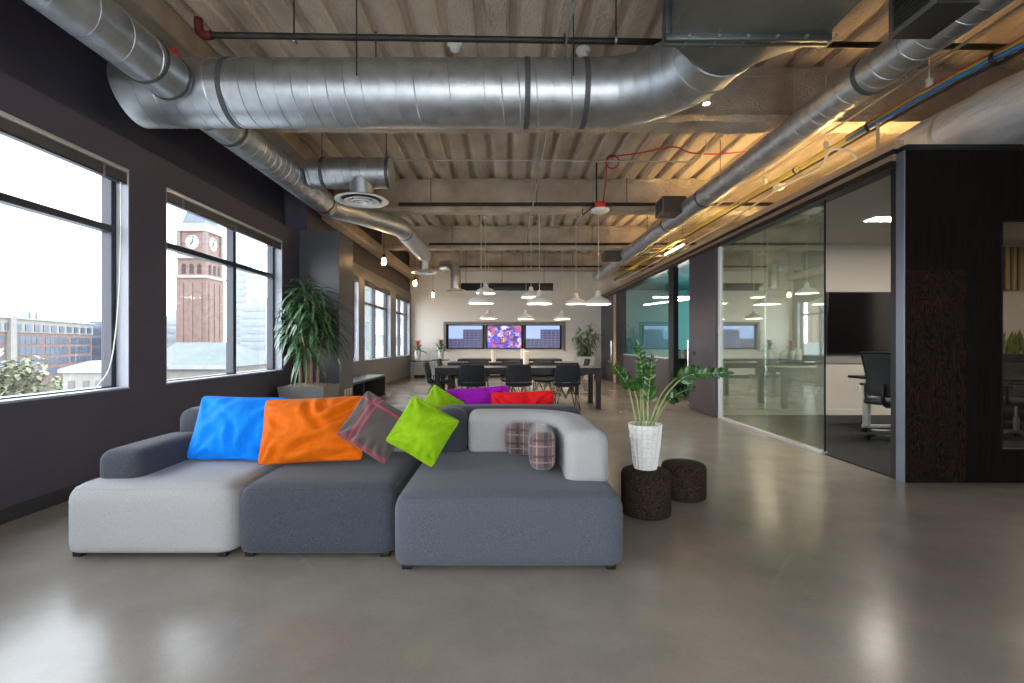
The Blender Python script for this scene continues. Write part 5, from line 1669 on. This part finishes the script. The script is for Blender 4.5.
bm = B(); bx(bm, 4.5, 24, 0, .5, 9.6, 10.6); bx(bm, 23.5, 24, .5, 40, 9.6, 10.6); finish('parapet', bm, STONE, t, smooth=False)
for k, (px_, top, w_, D_, lab) in enumerate(((240, 262, 13, 260, 'tall pale tower block right of the clock tower'), (253, 303, 26, 230, 'pale stepped office block right of the clock tower'), (172, 316, 14, 210, 'grey block half hidden left of the clock tower'), (266, 310, 18, 250, 'faint pale block at the right edge of the second window'))):
    c = at(px_, top, D_); w = w_ * D_ / F
    t = thing('office_building', lab, 'building', (c.x, c.y, -14))
    hh = c.z + 14
    bm = B(); bx(bm, -w / 2, w / 2, 0, w, 0, hh); finish('body', bm, PALE, t, smooth=False)
    n = max(4, int((hh - 10) / 4))
    for q in range(n):
        z0 = hh - 2 - q * 3.6
        if z0 < 8:
            break
        bm = B(); bx(bm, -w / 2 + .8, w / 2 - .8, -.3, 0, z0 - 1.8, z0); finish('window_band', bm, mat('far_pale_glass', (0.165, 0.187, 0.209), .5), t, smooth=False)
    bm = B(); bx(bm, -w / 4, w / 4, w * .3, w * .6, hh, hh + 3); finish('roof_plant', bm, PALE, t, smooth=False)
# office block across the street seen through the far windows
for k, (y0, y1, lab) in enumerate(((60, 76, 'pale glazed block across the street, seen through the window beyond the bench'), (80, 112, 'brown brick block across the street, seen through the last window'))):
    t = thing('office_building', lab, 'building', (-16.5 - k * 3, (y0 + y1) / 2, -14))
    h = (y1 - y0) / 2
    bm = B(); bx(bm, -4, 0, -h, h, 0, 30); finish('body', bm, mat('far_mint', (0.120, 0.140, 0.136), .8) if k == 0 else mat('far_brown', (.10,.07,.055), .9), t, smooth=False)
    for q in range(8):
        bm = B(); bx(bm, 0, .2, -h + .5, h - .5, 2 + q * 3.6, 4.2 + q * 3.6); finish('window_band', bm, mat('far_green_glass', (.06,.09,.09), .3, col2=(.09,.125,.125), scale=.3), t, smooth=False)

# ================================================================== LIGHT
w = bpy.data.worlds.new('sky'); SC.world = w; w.use_nodes = True
nt = w.node_tree; N = nt.nodes; L = nt.links
bg = N['Background']
tc = N.new('ShaderNodeTexCoord'); sp = N.new('ShaderNodeSeparateXYZ'); L.new(tc.outputs['Generated'], sp.inputs[0])
r = N.new('ShaderNodeValToRGB')
r.color_ramp.elements[0].position = .0; r.color_ramp.elements[0].color = (.97, .98, 1.0, 1)
r.color_ramp.elements[1].position = .8; r.color_ramp.elements[1].color = (.78, .88, 1.0, 1)
L.new(sp.outputs['Z'], r.inputs[0]); L.new(r.outputs[0], bg.inputs[0])
bg.inputs[1].default_value = 1.0


def portal(loc, rot, sx, sy):
    l = bpy.data.lights.new('window_daylight', 'AREA'); l.shape = 'RECTANGLE'; l.size = sx; l.size_y = sy
    l.cycles.is_portal = True
    o = bpy.data.objects.new('window_daylight', l); COL.objects.link(o); o.location = loc; o.rotation_euler = rot


for a, b in WINS:
    portal((-3.60, (a + b) / 2, (SILL + HEAD) / 2), (0, -PI / 2, 0), HEAD - SILL, b - a)
for a, b in RW:
    portal(((a + b) / 2, YN - .32, 1.45), (PI / 2, 0, 0), b - a, 2.7)

cam = bpy.data.cameras.new('camera'); co = bpy.data.objects.new('camera', cam); COL.objects.link(co)
co.location = (0, 0, H); co.rotation_euler = (PI / 2, 0, 0)
cam.sensor_fit = 'HORIZONTAL'; cam.sensor_width = 36; cam.lens = F / 1024 * 36
cam.shift_x = (512 - CX) / 1024; cam.shift_y = (CY - 341.5) / 1024
cam.clip_start = .05; cam.clip_end = 900
SC.camera = co
vs = SC.view_settings
vs.view_transform = 'Standard'; vs.look = 'None'; vs.gamma = 1; vs.use_curve_mapping = False
vs.exposure = 3.1
SC.cycles.use_denoising = True
SC.cycles.max_bounces = 10; SC.cycles.diffuse_bounces = 6; SC.cycles.transparent_max_bounces = 16
SC.cycles.sample_clamp_indirect = 8
